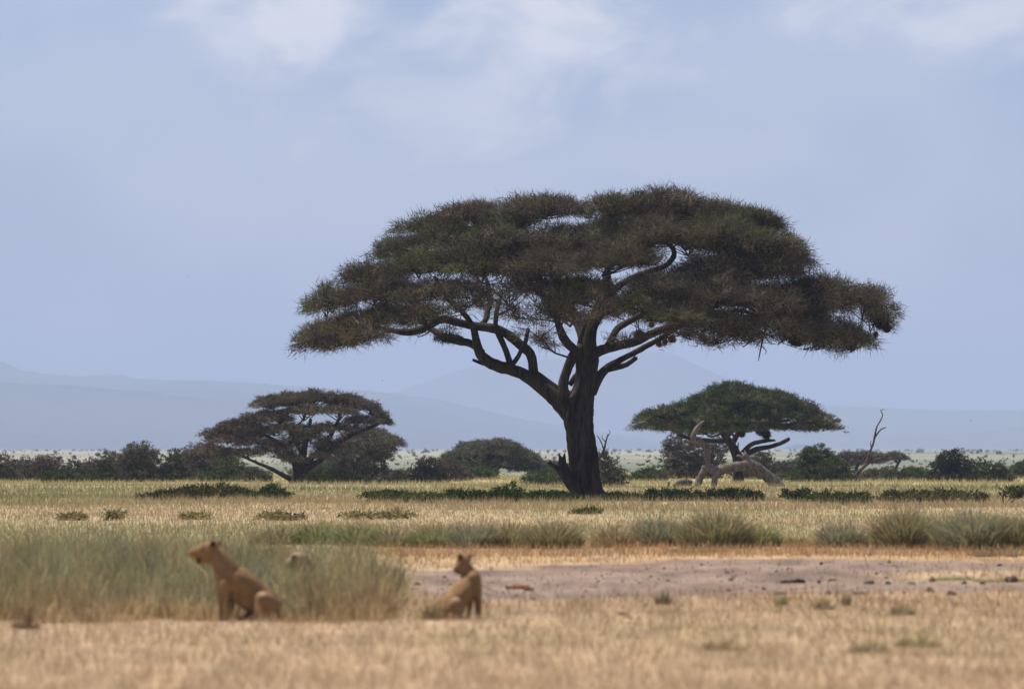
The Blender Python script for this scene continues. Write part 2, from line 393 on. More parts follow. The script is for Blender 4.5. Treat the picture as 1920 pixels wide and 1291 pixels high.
# ------------------------------------------------------------------ plants: shared builders
def sprays(geo, cen, out, n_per, length, width, cols, rng, droop=0.0, spread=0.8, cvar=0.4, up=0.35):
    """feathery sprays: at each centre (k,3), n_per slender faces fanned about the outward direction"""
    k = len(cen)
    a = out + np.array([0, 0, up]); a /= np.linalg.norm(a, axis=1)[:, None] + 1e-9
    A = np.repeat(a, n_per, 0) + rng.normal(0, spread, (k * n_per, 3))
    A[:, 2] -= droop
    A /= np.linalg.norm(A, axis=1)[:, None] + 1e-9
    C = np.repeat(cen, n_per, 0) + rng.normal(0, 1, (k * n_per, 3)) * length * np.array([.5, .5, .3])
    ln = length * rng.uniform(0.5, 1.3, k * n_per); wd = width * rng.uniform(0.6, 1.4, k * n_per)
    cc = np.repeat(cols, n_per, 0) * (1 + rng.normal(0, cvar, (k * n_per, 1)))
    flakes(geo, C, A, ln, wd, np.clip(cc, 0.005, 1), rng)

def to_world(seq, D, rscale=None):
    """rows (px, py, r_px[, depth m]) -> x,y,z,r in metres"""
    out = []
    for s in seq:
        d = s[3] if len(s) > 3 else 0.0
        p = W(s[0], s[1], D); out.append([p[0], D + d, p[2], s[2] * D / FPX])
    return np.array(out)

def acacia(label, D, trunk, limbs, pads, palette, seed, cen_px, half_px, low_py, high_py, depth, dens=1.0, leaf=(0.34, 0.035),
           flute=None, sides=14, group=None, tip_up=0.35, n_per=34, name='umbrella_thorn_tree', under=0.5, extras=None):
    rng = np.random.default_rng(seed)
    tw = to_world(trunk, D)
    bx = tw[0, 0]; bz = float(gz(bx, D)); base = np.array([bx, D, bz])
    root = empty(name, base); tag(root, label, 'tree', group)
    k = D / FPX
    # trunk
    path = spline(tw, 0.12 if D < 450 else 0.2); path[0, 2] = min(path[0, 2], bz - 0.15)
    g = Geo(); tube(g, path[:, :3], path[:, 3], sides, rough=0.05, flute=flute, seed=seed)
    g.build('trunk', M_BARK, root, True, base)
    nodes = [path[len(path) // 3:]]
    for li, lb in enumerate(limbs):
        lw = to_world(lb[0], D); p = spline(lw, 0.16)
        wob = rng.normal(0, 1, (len(p), 3)); kk = np.ones(5) / 5
        for ax in range(3): wob[:, ax] = np.convolve(wob[:, ax], kk, 'same')
        p[:, :3] += wob * p[:, 3:4] * 0.35 * np.linspace(0, 1, len(p))[:, None]
        jag = lb[1] if len(lb) > 1 else 0.0
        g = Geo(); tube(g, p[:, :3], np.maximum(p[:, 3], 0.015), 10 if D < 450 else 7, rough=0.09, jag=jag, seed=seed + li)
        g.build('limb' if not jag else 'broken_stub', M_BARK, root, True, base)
        if not jag: nodes.append(p)
    N = np.vstack(nodes)
    # pads of foliage with their own branches
    gt, gl = Geo(), Geo()
    P = []
    for pd in pads:
        cx, cy, rx, ry = pd[0], pd[1], pd[2] * (.92 if D < 450 else .97), pd[3] * (.92 if D < 450 else .97); cy += ry * .15; dn = pd[4] if len(pd) > 4 else 1.0
        u = (cx - cen_px) / half_px; v = (low_py - cy) / (low_py - high_py)
        s = max(0.0, 1 - u * u - 0.9 * v * v); dd = depth * math.sqrt(s)
        cy += rng.normal(0, ry * .3)
        if len(pd) > 5: P.append((cx, cy, rx, ry, pd[5], dn)); continue
        dn *= 1.25 if v > .5 else 1.0
        P.append((cx, cy, rx, ry, -dd * rng.uniform(0.75, 1.0), dn))
        if s > 0.06:
            P.append((cx + rng.normal(0, rx * 0.35), cy + ry * rng.uniform(-.9, .5), rx, ry * 0.9, dd * rng.uniform(0.75, 1.0), dn))
        if s > 0.72:
            P.append((cx + rng.normal(0, rx * 0.35), cy - ry * rng.uniform(0.6, 1.6), rx * .8, ry * 0.8, dd * rng.uniform(-.3, .3), dn * .5))
    pc = np.array([np.append(W(q[0], q[1], D, q[4]), 0) for q in P])[:, :3]
    fork = N[0, :3]
    for qi in np.argsort(np.linalg.norm(pc - fork, axis=1)):
        cx, cy, rx, ry, dd, dn = P[qi]; c = pc[qi]; R = np.array([rx, rx * 1.05, ry]) * k
        foot = c - np.array([0, 0, R[2] * 0.55])
        dv = foot - N[:, :3]; dist = np.linalg.norm(dv, axis=1)
        cost = dist + 2.0 * np.clip(N[:, 2] - foot[2] + 0.3, 0, None) - 1.2 * N[:, 3]
        ni = int(np.argmin(cost)); st = N[ni]
        Ln = dist[ni]; r0 = min(st[3] * 0.75, 0.035 + 0.014 * Ln)
        m1 = st[:3] * 0.66 + foot * 0.34 + rng.normal(0, 0.08, 3) * Ln; m2 = st[:3] * 0.3 + foot * 0.7 + rng.normal(0, 0.07, 3) * Ln + np.array([0, 0, -0.03 * Ln])
        seq = np.vstack([np.append(st[:3], r0), np.append(m1, r0 * 0.85), np.append(m2, r0 * 0.65), np.append(foot, max(0.02, r0 * 0.45))])
        p = spline(seq, 0.3)
        tube(gt, p[:, :3], p[:, 3], 6, (.055, .045, .036), rough=0.08, seed=seed + int(qi))
        N = np.vstack([N, p[1:]])
        # sub-branches fanning up through the pad
        nb = max(5, int(9 * dn * R[0]))
        ang = rng.uniform(0, 2 * math.pi, nb); rad = np.sqrt(rng.uniform(0.1, 1, nb)) * 0.92
        tips = c + np.stack([np.cos(ang) * rad * R[0], np.sin(ang) * rad * R[1], R[2] * (0.85 * np.sqrt(np.clip(1 - rad ** 2, 0, 1)) - 0.15)], 1)
        for t in tips:
            s0 = p[rng.integers(max(1, len(p) * 2 // 3), len(p)), :3]
            mid = s0 * 0.5 + t * 0.5 + rng.normal(0, 0.1, 3) * R[0] - np.array([0, 0, 0.1 * R[2]])
            q = spline(np.vstack([s0, mid, t]), 0.45)
            tube(gt, q, np.linspace(0.028, 0.009, len(q)) * (1.0 if D < 450 else 1.4), 4, (.06, .05, .04), seed=1)
        # foliage sprays
        ns = int(dens * dn * (1.0 if dd <= 0 else 0.7) * 46 * (R[0] * R[1] + 1.1 * R[0] * R[2]))
        a = rng.normal(size=(ns, 3)); a /= np.linalg.norm(a, axis=1)[:, None]
        rr = rng.uniform(0, 1, ns) ** 0.42
        lob = .95 + 0.16 * np.sin(3 * np.arctan2(a[:, 1], a[:, 0]) + rng.uniform(0, 6)) + 0.10 * np.sin(7 * np.arctan2(a[:, 1], a[:, 0]) + rng.uniform(0, 6))
        off = a * rr[:, None] * R * lob[:, None]
        off[:, 2] = np.where(off[:, 2] < 0, off[:, 2] * under, off[:, 2]) + R[2] * (.08 - .70 * (off[:, 0] ** 2 / R[0] ** 2 + off[:, 1] ** 2 / R[1] ** 2)) * .8
        edge = np.clip((cx - cen_px) / half_px, -1, 1)
        off[:, 2] -= 0.32 * R[2] * (off[:, 0] / R[0]) * edge * 1.6            # rim pads hang outwards
        cen = c + off
        out = off / R; out[:, 2] *= 0.5
        tint = np.clip(rng.normal(0.5, 0.34), 0, 1)
        pt = np.clip(tint + rng.normal(0, 0.2, ns), 0, 1)[:, None]
        cols = palette[0] * (1 - pt) + palette[1] * pt
        gsel = rng.uniform(0, 1, ns) < (0.45 if rng.uniform() < palette[3] else 0.04)
        cols[gsel] = palette[2]
        pale = rng.uniform(0, 1, ns) < .10; cols[pale] = np.array([.25, .215, .165])
        sprays(gl, cen, out, n_per, leaf[0], leaf[1], cols, rng, droop=0.25 * abs(edge), up=tip_up)
        # bare hanging twigs under the pad
        nh = int(26 * R[0] * dn); aa = rng.uniform(0, 6.28, nh); rr = np.sqrt(rng.uniform(0, 1, nh))
        hc = c + np.stack([np.cos(aa) * rr * R[0], np.sin(aa) * rr * R[1], -R[2] * under * rng.uniform(0.3, 1.0, nh)], 1)
        hx = np.stack([np.cos(aa) * rr, np.sin(aa) * rr, -rng.uniform(0.3, 1.0, nh)], 1) + rng.normal(0, .3, (nh, 3))
        flakes(gt, hc, hx, rng.uniform(0.3, 0.85, nh) * leaf[0] / 0.34, np.full(nh, 0.028), np.tile([.07, .058, .045], (nh, 1)), rng)
    crown = gl.build('crown', M_LEAF, root, False, base)
    tag(gt.build('twigs', M_TWIG, crown, False, base), kind='stuff')
    return root, base, k

# ------------------------------------------------------------------ the large acacia
DT = DG(936)
T_TRUNK = [(1112, 944, 36), (1104, 928, 29), (1098, 905, 27), (1093, 870, 26.5), (1089, 840, 25.5), (1085, 810, 25), (1082, 785, 26),
           (1086, 758, 23), (1094, 730, 19), (1099, 700, 17.5), (1101, 670, 18.5), (1100, 645, 16), (1106, 615, 13), (1118, 592, 12), (1128, 568, 11), (1136, 540, 8, .4), (1140, 505, 6, .8), (1150, 460, 4, 1.)]
T_LIMBS = [
    ([(1080, 792, 17), (1058, 762, 17), (1038, 743, 15.5), (1010, 722, 13.5), (985, 704, 12.5), (957, 692, 12), (930, 684, 11.5), (908, 672, 10.5), (898, 655, 8.5, -.2), (893, 636, 7, -.3), (886, 612, 6, -.4), (872, 590, 5, -.8), (855, 572, 4.5, -1.2), (838, 555, 4, -1.6), (815, 520, 3, -2)],),
    ([(1085, 755, 13, .2), (1062, 742, 12.5, .3), (1040, 731, 12, .3), (1018, 715, 11, .3), (1002, 700, 9.5, .3), (999, 681, 9, .3), (994, 662, 9, .3), (976, 645, 9, .2), (952, 627, 9, .1), (927, 616, 9), (900, 612, 8.5), (870, 608, 8), (846, 601, 7.5), (826, 599, 7.5), (806, 610, 7), (782, 619, 7), (756, 622, 6.5), (730, 620, 5), (695, 610, 3.5), (655, 600, 2.2)],),
    ([(905, 662, 7.5), (885, 645, 7.5), (857, 638, 7.5, .2), (828, 628, 7, .5), (805, 614, 5, .9), (775, 590, 4, 1.5), (740, 565, 3, 2.2)],),
    ([(958, 688, 6.5), (952, 668, 6), (945, 650, 5.5), (937, 632, 5.5), (930, 616, 5), (930, 592, 4.5, -.4), (937, 565, 4, -.9)],),
    ([(960, 684, 5), (972, 668, 4.2), (978, 655, 4), (986, 640, 4.5), (990, 618, 4)], 0.16),
    ([(900, 612, 6), (911, 598, 5.5, .3), (914, 580, 5.5, .6), (920, 560, 5, 1.2), (915, 530, 4, 1.8), (900, 500, 3, 2.4)],),
    ([(800, 612, 4), (790, 590, 3.2, -.6), (770, 565, 2.6, -1.2), (768, 540, 2, -1.8)],),
    ([(922, 684, 4.5), (905, 682, 3.6), (888, 675, 2.5)], 0.12),
    ([(1058, 742, 10, -.3), (1056, 718, 9.5, -.4), (1062, 695, 9, -.4), (1072, 672, 9.5, -.3), (1090, 650, 9, -.1)],),
    ([(1068, 722, 5.5), (1078, 706, 5.5), (1090, 695, 6)],),
    ([(1092, 672, 11), (1076, 655, 9, -.3), (1060, 640, 8.5, -.6), (1050, 618, 7, -1), (1040, 590, 5.5, -1.6), (1020, 560, 4.5, -2.4), (985, 535, 3.5, -3.2)],),
    ([(1100, 650, 12), (1090, 620, 10, .8), (1078, 590, 8.5, 1.6), (1060, 550, 7, 2.6), (1035, 510, 5, 3.6), (1010, 470, 4, 4.2)],),
    ([(1104, 668, 11), (1128, 656, 9.5, -.2), (1160, 648, 9, -.5), (1192, 640, 8.5, -.8), (1222, 626, 8, -1.2), (1262, 612, 7, -1.8), (1310, 603, 5.5, -2.4), (1370, 600, 4, -3), (1440, 590, 2.8, -3.4)],),
    ([(1108, 735, 11), (1120, 712, 10, .2), (1133, 695, 8.5, .3), (1148, 683, 7, .4), (1172, 670, 6, .6), (1202, 654, 5.5, .9), (1228, 640, 5, 1.4), (1270, 615, 4, 2.2), (1330, 585, 3, 3)],),
    ([(1138, 692, 6), (1158, 688, 5.2), (1175, 683, 4.8), (1192, 671, 4.5)], 0.12),
    ([(1135, 655, 7.5), (1147, 636, 7, .5), (1158, 616, 6.5, 1), (1182, 600, 6, 1.5), (1225, 578, 5.5, 2.2), (1275, 558, 5, 3), (1330, 535, 4, 3.6), (1400, 505, 3, 4)],),
    ([(1128, 570, 8), (1150, 545, 7, -1), (1178, 526, 6, -1.8), (1207, 515, 5.5, -2.4), (1230, 507, 5, -2.7), (1250, 498, 5, -2.9), (1260, 484, 5, -3), (1258, 468, 4.6, -3), (1245, 458, 4.2, -3), (1226, 457, 3.8, -3), (1212, 467, 3, -3)],),
    ([(1112, 600, 8), (1150, 575, 7, -1.8), (1210, 548, 6, -3.4), (1290, 525, 5, -4.6), (1380, 505, 4, -5)],),
    ([(1310, 602, 4, -2.3), (1360, 588, 4, -2.5), (1395, 585, 3.6, -2.6), (1412, 606, 2.6, -2.6)], 0.1),
    # broken stump and splinter at the foot
    ([(1090, 925, 14, -.5), (1072, 905, 13, -.6), (1062, 888, 11, -.6), (1056, 872, 9, -.6), (1054, 860, 7, -.6)], 0.3),
    ([(1070, 910, 7, -.9), (1056, 890, 6.5, -.9), (1048, 878, 5, -.9), (1038, 872, 3.4, -.9), (1030, 867, 2.6, -.9)], 0.1),
]
T_PADS = [
    (870, 405, 72, 21), (1030, 386, 84, 22), (1250, 390, 100, 27), (1388, 408, 75, 23), (1150, 402, 66, 22), (960, 410, 64, 20), (905, 396, 40, 14), (1330, 392, 70, 20), (1430, 418, 45, 18),
    (750, 474, 60, 20), (832, 440, 62, 22), (930, 440, 80, 25), (1040, 438, 80, 26), (1130, 440, 80, 26), (1230, 438, 90, 28), (1350, 445, 90, 28), (1440, 458, 78, 24),
    (684, 512, 56, 24), (790, 502, 80, 24), (910, 490, 88, 26), (1030, 488, 80, 24), (1150, 486, 80, 24), (1330, 490, 80, 26), (1430, 492, 92, 28), (1540, 525, 84, 28), (1480, 478, 50, 18),
    (622, 566, 56, 28), (706, 556, 80, 27), (800, 545, 70, 21, .9), (868, 538, 56, 18, .7), (1000, 532, 60, 15, .55), (1085, 530, 75, 17, .75), (1240, 538, 80, 19, .7), (1330, 552, 82, 22), (1430, 550, 92, 29), (1530, 562, 82, 30), (1615, 556, 48, 30), (1060, 560, 45, 13, .6),
    (592, 618, 38, 28, .9), (648, 606, 58, 27), (722, 588, 58, 20, .9), (785, 576, 46, 14, .7), (1070, 592, 50, 12, .55, -2.6), (1040, 575, 44, 12, .5, -3.2), (1180, 570, 50, 12, .5), (1262, 590, 66, 15, .7), (1340, 596, 78, 20, .85), (1440, 598, 72, 27), (1510, 600, 60, 30), (1580, 606, 54, 30), (1640, 600, 32, 25, .9),
    (860, 580, 70, 28, .16), (950, 575, 70, 34, .16), (1040, 565, 80, 34, .22), (1120, 570, 60, 40, .16), (1190, 565, 80, 36, .2), (1270, 565, 90, 34, .25), (1010, 610, 60, 24, .14, -2.), (1180, 620, 60, 22, .14, -1.5), (790, 590, 60, 26, .25), (1150, 465, 90, 30, .5), (880, 465, 100, 30, .5), (1400, 470, 90, 30, .5),
    (590, 642, 34, 17, .8), (640, 634, 42, 16, .8), (700, 618, 44, 13, .6), (760, 606, 34, 9, .4), (1540, 628, 52, 15, .7), (1600, 630, 46, 16, .7), (1480, 622, 42, 14, .6), (1400, 628, 42, 14, .4), (1345, 642, 36, 12, .3),
    (900, 570, 34, 11, .4), (960, 585, 34, 11, .35), (1020, 645, 26, 17, .8, -1.2), (1370, 622, 50, 12, .35), (1300, 625, 46, 9, .3),
]
PAL_MAIN = (np.array([.105, .082, .056]), np.array([.165, .140, .090]), np.array([.125, .140, .055]), 0.35)
main_tree, main_base, kT = acacia('large dark umbrella thorn acacia with forked trunk and wide flat crown', DT, T_TRUNK, T_LIMBS, T_PADS, PAL_MAIN, 101,
       1105, 575, 650, 362, 9.5, dens=0.85, leaf=(0.36, 0.027), flute=(0.15, 5, 0.55), sides=44)
# hanging dead branch below the right half of the crown
g = Geo(); hb = [[(1434, 596, 2.4), (1436, 612, 2.2), (1431, 632, 1.8), (1426, 655, 1.5), (1422, 676, .8)], [(1431, 632, 1.5), (1422, 644, 1.1), (1416, 652, .7)], [(1433, 628, 1.4), (1441, 640, 1.1), (1447, 646, .7)], [(1428, 648, 1.2), (1437, 658, .8), (1434, 664, .5)]]
for q in hb:
    p = spline(to_world(q, DT - 2.6), 0.15); tube(g, p[:, :3], p[:, 3], 5, (.6, .55, .5), rough=.1)
g.build('dead_branch', M_BARK, main_tree, True, main_base)

# ------------------------------------------------------------------ weaver nests
def nest(px, py, D, d, rpx, col, label, group, seed, flat=0.9, long=1.0):
    q = np.random.default_rng(seed); k = D / FPX; c = W(px, py, D); c[1] = D + d; r = rpx * k * .85
    g = Geo(); R = np.array([r * long, r, r * flat]) * q.uniform(.82, 1.15, 3)
    lump(g, c, R * 0.8, np.array(col) * 0.8, 0.3, seed, 8)
    m = 420; a = q.normal(size=(m, 3)); a /= np.linalg.norm(a, axis=1)[:, None]
    tn = np.cross(a, q.normal(size=(m, 3))) + 0.25 * a
    flakes(g, c + a * R * 0.84, tn, q.uniform(.5, 1.2, m) * r, np.full(m, .03 * max(1, r / .3)), np.array(col) * q.uniform(.55, 1.3, (m, 1)), q)
    # strands that hang it from the branch above
    for s in range(5):
        st = c + np.array([q.normal(0, .25) * r, q.normal(0, .2) * r, r * .4]); en = st + np.array([q.normal(0, .2), q.normal(0, .2), r * 1.3 + .45])
        sp_ = spline(np.vstack([st, (st + en) / 2 + q.normal(0, .04, 3), en]), .2); tube(g, sp_, [0.014] * len(sp_), 4, np.array(col) * .7)
    o = g.build('weaver_nest', M_NEST, None, False, c); o.location = c
    return tag(o, label, 'nest', group)
LN_S = 'small straw-coloured weaver nest hanging beneath the thick right limb of the large acacia'
LN_D = 'dark ball-shaped weaver nest hanging from the drooping right end of the large acacia crown'
for i_, (x, y, r) in enumerate([(1197, 628, 11), (1220, 610, 6), (1234, 646, 5.5), (1245, 642, 6), (1258, 637, 8.5), (1284, 627, 5.5), (1316, 635, 7), (1353, 625, 9)]):
    nest(x, y, DT, -1.8 - .12 * i_, r, (.16, .10, .052), LN_S, 'straw-coloured weaver nests', 300 + i_)
for i_, (x, y, r) in enumerate([(1487, 634, 13.5), (1531, 618, 12), (1572, 634, 9), (1588, 643, 12.5), (1604, 624, 8), (1646, 604, 12), (1656, 612, 8), (1636, 623, 5.5)]):
    nest(x, y + 6, DT, -3.6 + .4 * (i_ % 3), r, (.055, .036, .022), LN_D, 'dark weaver nests', 330 + i_)
nest(840, 634, DT, -.3, 15, (.05, .04, .03), 'broad shaggy dark nest resting along the lower left limb of the large acacia', None, 360, .62, 2.1)

# ------------------------------------------------------------------ brown acacia on the left and the paler one behind it
DL = DG(906)
L_TRUNK = [(556, 910, 16), (557, 897, 13), (562, 884, 11), (566, 868, 9), (568, 850, 8), (572, 830, 6), (578, 808, 4.5, .4), (582, 785, 3, .6)]
L_LIMBS = [
    ([(550, 900, 7), (530, 890, 5), (508, 878, 3.6), (485, 868, 2.8), (455, 856, 2.2, -.6), (425, 846, 1.6, -1)],),
    ([(558, 885, 8), (553, 868, 6.5, -.4), (545, 850, 5.5, -.8), (530, 835, 4.5, -1.2), (508, 820, 3.6, -1.6), (480, 810, 2.6, -2)],),
    ([(566, 885, 8), (580, 875, 6.5), (600, 862, 5.5), (618, 845, 5), (632, 830, 4.5), (660, 815, 4), (690, 803, 3.4), (712, 794, 2.5)],),
    ([(570, 870, 6.5, .4), (592, 850, 5.5, .8), (612, 828, 4.5, 1.2), (628, 800, 3.5, 1.6), (636, 778, 2.5, 1.8)],),
    ([(568, 850, 6, .4), (552, 825, 4.5, .9), (538, 800, 3.6, 1.3), (520, 780, 2.6, 1.6)],),
    ([(548, 852, 4.5, -.8), (545, 828, 3.6, -1.4), (552, 805, 3, -1.8)],),
]
L_PADS = [(475, 775, 30, 10), (503, 758, 38, 12), (545, 747, 44, 12), (595, 740, 50, 11), (645, 746, 44, 12), (690, 758, 34, 12), (715, 776, 20, 11), (722, 790, 16, 7),
          (440, 797, 36, 12), (410, 812, 28, 12), (392, 833, 18, 9), (470, 800, 38, 12), (520, 781, 38, 10), (575, 768, 46, 9, .8), (630, 771, 42, 9, .8), (684, 786, 34, 8, .9),
          (430, 823, 38, 11), (480, 822, 38, 11), (545, 800, 36, 8, .6), (602, 798, 36, 8, .5), (655, 806, 28, 7, .5), (520, 833, 40, 11, .8), (575, 823, 36, 10, .7), (630, 828, 34, 11, .8), (462, 846, 36, 9, .7), (545, 857, 34, 9, .5), (602, 850, 26, 9, .5), (428, 846, 24, 8, .7)]
PAL_L = (np.array([.105, .082, .058]), np.array([.165, .135, .092]), np.array([.075, .095, .045]), 0.08)
acacia('broad brownish acacia with layered dome crown rising behind the left row of bushes', DL, L_TRUNK, L_LIMBS, L_PADS, PAL_L, 201, 560, 190, 880, 725, 4.6, dens=1.15, leaf=(0.22, 0.045), sides=12, n_per=20, under=.6)
DB = 640.0
B_TRUNK = [(668, 897, 8), (668, 880, 6), (672, 862, 5), (676, 842, 3.5)]
B_LIMBS = [([(669, 878, 5), (655, 862, 4), (640, 846, 3)],), ([(671, 868, 4.5), (692, 845, 3.5), (715, 826, 2.6), (735, 818, 2)],), ([(673, 858, 4), (690, 835, 3), (698, 812, 2)],)]
B_PADS = [(690, 806, 44, 9), (722, 815, 32, 9), (742, 824, 20, 8), (650, 832, 36, 12), (690, 826, 40, 9, .7), (640, 858, 34, 12), (680, 850, 36, 12, .8), (710, 850, 28, 10, .7), (635, 875, 26, 9, .7)]
PAL_B = (np.array([.13, .115, .09]), np.array([.16, .14, .105]), np.array([.09, .12, .06]), 0.2)
acacia('pale grey acacia half hidden behind the broad brownish acacia', DB, B_TRUNK, B_LIMBS, B_PADS, PAL_B, 202, 680, 80, 880, 800, 3.2, dens=1.1, leaf=(0.24, 0.05), sides=10, n_per=18)
# small domed green-brown acacia between left and large tree
DM = 690.0
M_TRUNK = [(930, 893, 7), (929, 882, 5.5), (926, 872, 5), (922, 862, 4)]
M_LIMBS = [([(928, 880, 4.5), (910, 868, 4), (885, 862, 3)],), ([(930, 878, 4.5), (950, 866, 4), (980, 862, 3)],), ([(926, 872, 4), (930, 855, 3, .6), (940, 842, 2, 1)],)]
M_PADS = [(900, 835, 44, 10), (940, 834, 40, 10), (870, 846, 34, 11), (970, 846, 36, 12), (920, 846, 50, 12), (850, 858, 30, 11), (995, 858, 28, 12), (890, 858, 44, 12), (950, 858, 44, 12), (1008, 872, 26, 10), (985, 872, 32, 10, .8), (845, 870, 26, 10, .8), (890, 870, 36, 8, .7), (1030, 884, 24, 8, .7), (940, 868, 30, 7, .6)]
PAL_M = (np.array([.17, .135, .10]), np.array([.12, .15, .07]), np.array([.085, .14, .05]), 0.6)
acacia('small domed acacia with mixed green and brown foliage left of the large forked trunk', DM, M_TRUNK, M_LIMBS, M_PADS, PAL_M, 203, 930, 105, 880, 822, 4.2, dens=.95, leaf=(0.26, 0.055), sides=10, n_per=18)
# green acacia on the right
DR = DG(904)
R_TRUNK = [(1384, 908, 12), (1384, 890, 10), (1383, 868, 9), (1380, 850, 8.5), (1373, 836, 8), (1364, 824, 7.5), (1356, 812, 6), (1352, 798, 4.5), (1350, 780, 3.5, .5), (1360, 760, 2.4, .8)]
R_LIMBS = [
    ([(1384, 858, 5), (1398, 842, 4.6), (1410, 832, 4.2), (1430, 827, 3.8), (1452, 825, 2.2)], 0.1),
    ([(1386, 864, 5), (1402, 850, 4.8), (1420, 842, 4.8), (1445, 838, 4.6), (1462, 832, 4.2), (1478, 823, 3.6)], 0.14),
    ([(1366, 826, 5), (1342, 826, 4.5), (1315, 824, 4.2), (1292, 820, 4.2), (1278, 816, 3.8), (1262, 802, 2.4)],),
    ([(1372, 836, 5.5, .3), (1385, 812, 4.5, .8), (1410, 795, 3.5, 1.3), (1440, 782, 2.6, 1.8)],),
    ([(1362, 820, 5, -.4), (1380, 802, 4, -1), (1425, 792, 3, -1.4), (1480, 788, 2.2, -1.6)],),
    ([(1358, 812, 4.5, -.5), (1330, 800, 3.5, -1.2), (1290, 790, 2.6, -1.8)],),
    ([(1382, 846, 2), (1384, 836, 1.6), (1384, 829, 1)], 0.03),
]
R_PADS = [(1376, 730, 54, 12), (1440, 738, 44, 13), (1325, 744, 42, 12), (1400, 746, 66, 14), (1470, 752, 30, 12), (1345, 760, 60, 15), (1430, 764, 62, 16), (1290, 768, 48, 14), (1240, 774, 44, 14), (1208, 784, 24, 12), (1500, 762, 38, 14), (1390, 778, 64, 15), (1330, 784, 60, 14), (1265, 790, 54, 13), (1460, 784, 54, 15), (1520, 782, 42, 14), (1552, 796, 30, 11), (1225, 796, 30, 9, .8), (1300, 802, 50, 9, .8), (1380, 802, 50, 10, .8), (1440, 800, 40, 9, .7), (1500, 798, 44, 10, .8)]
PAL_R = (np.array([.060, .085, .034]), np.array([.105, .125, .050]), np.array([.10, .085, .05]), 0.25)
acacia('dark green umbrella acacia standing behind the bleached fallen tree', DR, R_TRUNK, R_LIMBS, R_PADS, PAL_R, 204, 1385, 205, 812, 716, 5.5, dens=1.0, leaf=(0.22, 0.042), sides=12, n_per=20)
for i_, (x, y, r, fl) in enumerate([(1390, 812, 8, 1.0), (1426, 808, 10, .9), (1437, 815, 10, 1.1), (1274, 811, 8, .8)]):
    nest(x, y, DR, -.8 + .3 * i_, r, (.03, .024, .02), 'blackish weaver nest under the crown of the dark green acacia', 'blackish weaver nests', 380 + i_, fl)

# grey bare flat-topped acacia beyond the slim dead tree
DF = 760.0
F_TRUNK = [(1606, 884, 4), (1606, 876, 3.2), (1612, 868, 2.6), (1618, 860, 2)]
acacia('distant grey flat-topped acacia beyond the slim dead tree', DF, F_TRUNK, [([(1608, 872, 2.5), (1596, 864, 2), (1584, 858, 1.6)],), ([(1611, 868, 2.5), (1628, 862, 2), (1640, 858, 1.5)],)],
       [(1590, 854, 24, 5), (1625, 853, 28, 5), (1650, 856, 22, 5), (1600, 862, 26, 6, .8), (1635, 862, 20, 5, .7), (1585, 868, 18, 6, .7)], PAL_B, 205, 1620, 60, 880, 846, 2.5, dens=1.6, leaf=(0.26, 0.06), sides=8, n_per=16)
acacia('farthest grey flat-topped acacia with leaning trunk on the pale plain', 860.0, [(1678, 881, 3), (1682, 872, 2.4), (1688, 862, 2)], [([(1684, 868, 2), (1676, 860, 1.6), (1668, 855, 1.2)],)],
       [(1672, 853, 20, 4), (1686, 855, 16, 4)], PAL_B, 206, 1680, 30, 880, 848, 1.6, dens=1.6, leaf=(0.28, 0.07), sides=8, n_per=16)

# ------------------------------------------------------------------ dead wood
def deadwood(name, label, D, parts, seed, col=(1, 1, 1), mat=None):
    first = to_world(parts[0][1], D)[0]; base = np.array([first[0], D, float(gz(first[0], D))])
    root = empty(name, base); tag(root, label, 'dead tree')
    for i_, (pn, seq, jag) in enumerate(parts):
        p = spline(to_world(seq, D), 0.12); p[:, 3] *= .86
        g = Geo(); tube(g, p[:, :3], np.maximum(p[:, 3], .012), 12 if seq[0][2] > 4 else 7, col, rough=.15, jag=jag, seed=seed + i_)
        g.build(pn, mat or M_DEAD, root, True, base)
    return root
deadwood('fallen_tree', 'bleached fallen dead tree with arched log in front of the dark green acacia', DG(911), [
    ('trunk', [(1462, 918, 15), (1448, 902, 14), (1432, 887, 13), (1416, 874, 11.5), (1404, 864, 8), (1396, 851, 5)], .25),
    ('log', [(1422, 884, 10, .1), (1402, 872, 12), (1385, 873, 12), (1365, 877, 11.5), (1345, 882, 10), (1328, 878, 9), (1318, 880, 8)], .1),
    ('root_limb', [(1328, 874, 9), (1318, 885, 8.5), (1312, 898, 7.5), (1306, 914, 8)], .05),
    ('root_limb', [(1348, 880, 6.5, -.2), (1341, 894, 6, -.3), (1338, 914, 6.5, -.3)], .05),
    ('broken_limb', [(1326, 878, 7), (1327, 860, 6.2), (1326, 842, 6), (1318, 831, 6.5), (1304, 824, 7.5), (1300, 818, 7), (1304, 806, 5.5), (1311, 797, 4), (1318, 790, 2.2)], .12),
    ('splinter', [(1401, 868, 5), (1392, 858, 3.6), (1384, 854, 2.6)], .14)], 401, (.60, .60, .61))
deadwood('dead_log', 'short weathered log lying in the grass left of the bleached fallen tree', DG(912), [('log', [(1262, 912, 4), (1272, 906, 6), (1286, 904, 7), (1296, 906, 5)], .1), ('stub', [(1254, 914, 3), (1254, 903, 2.2)], .06)], 420, (.52, .52, .53))
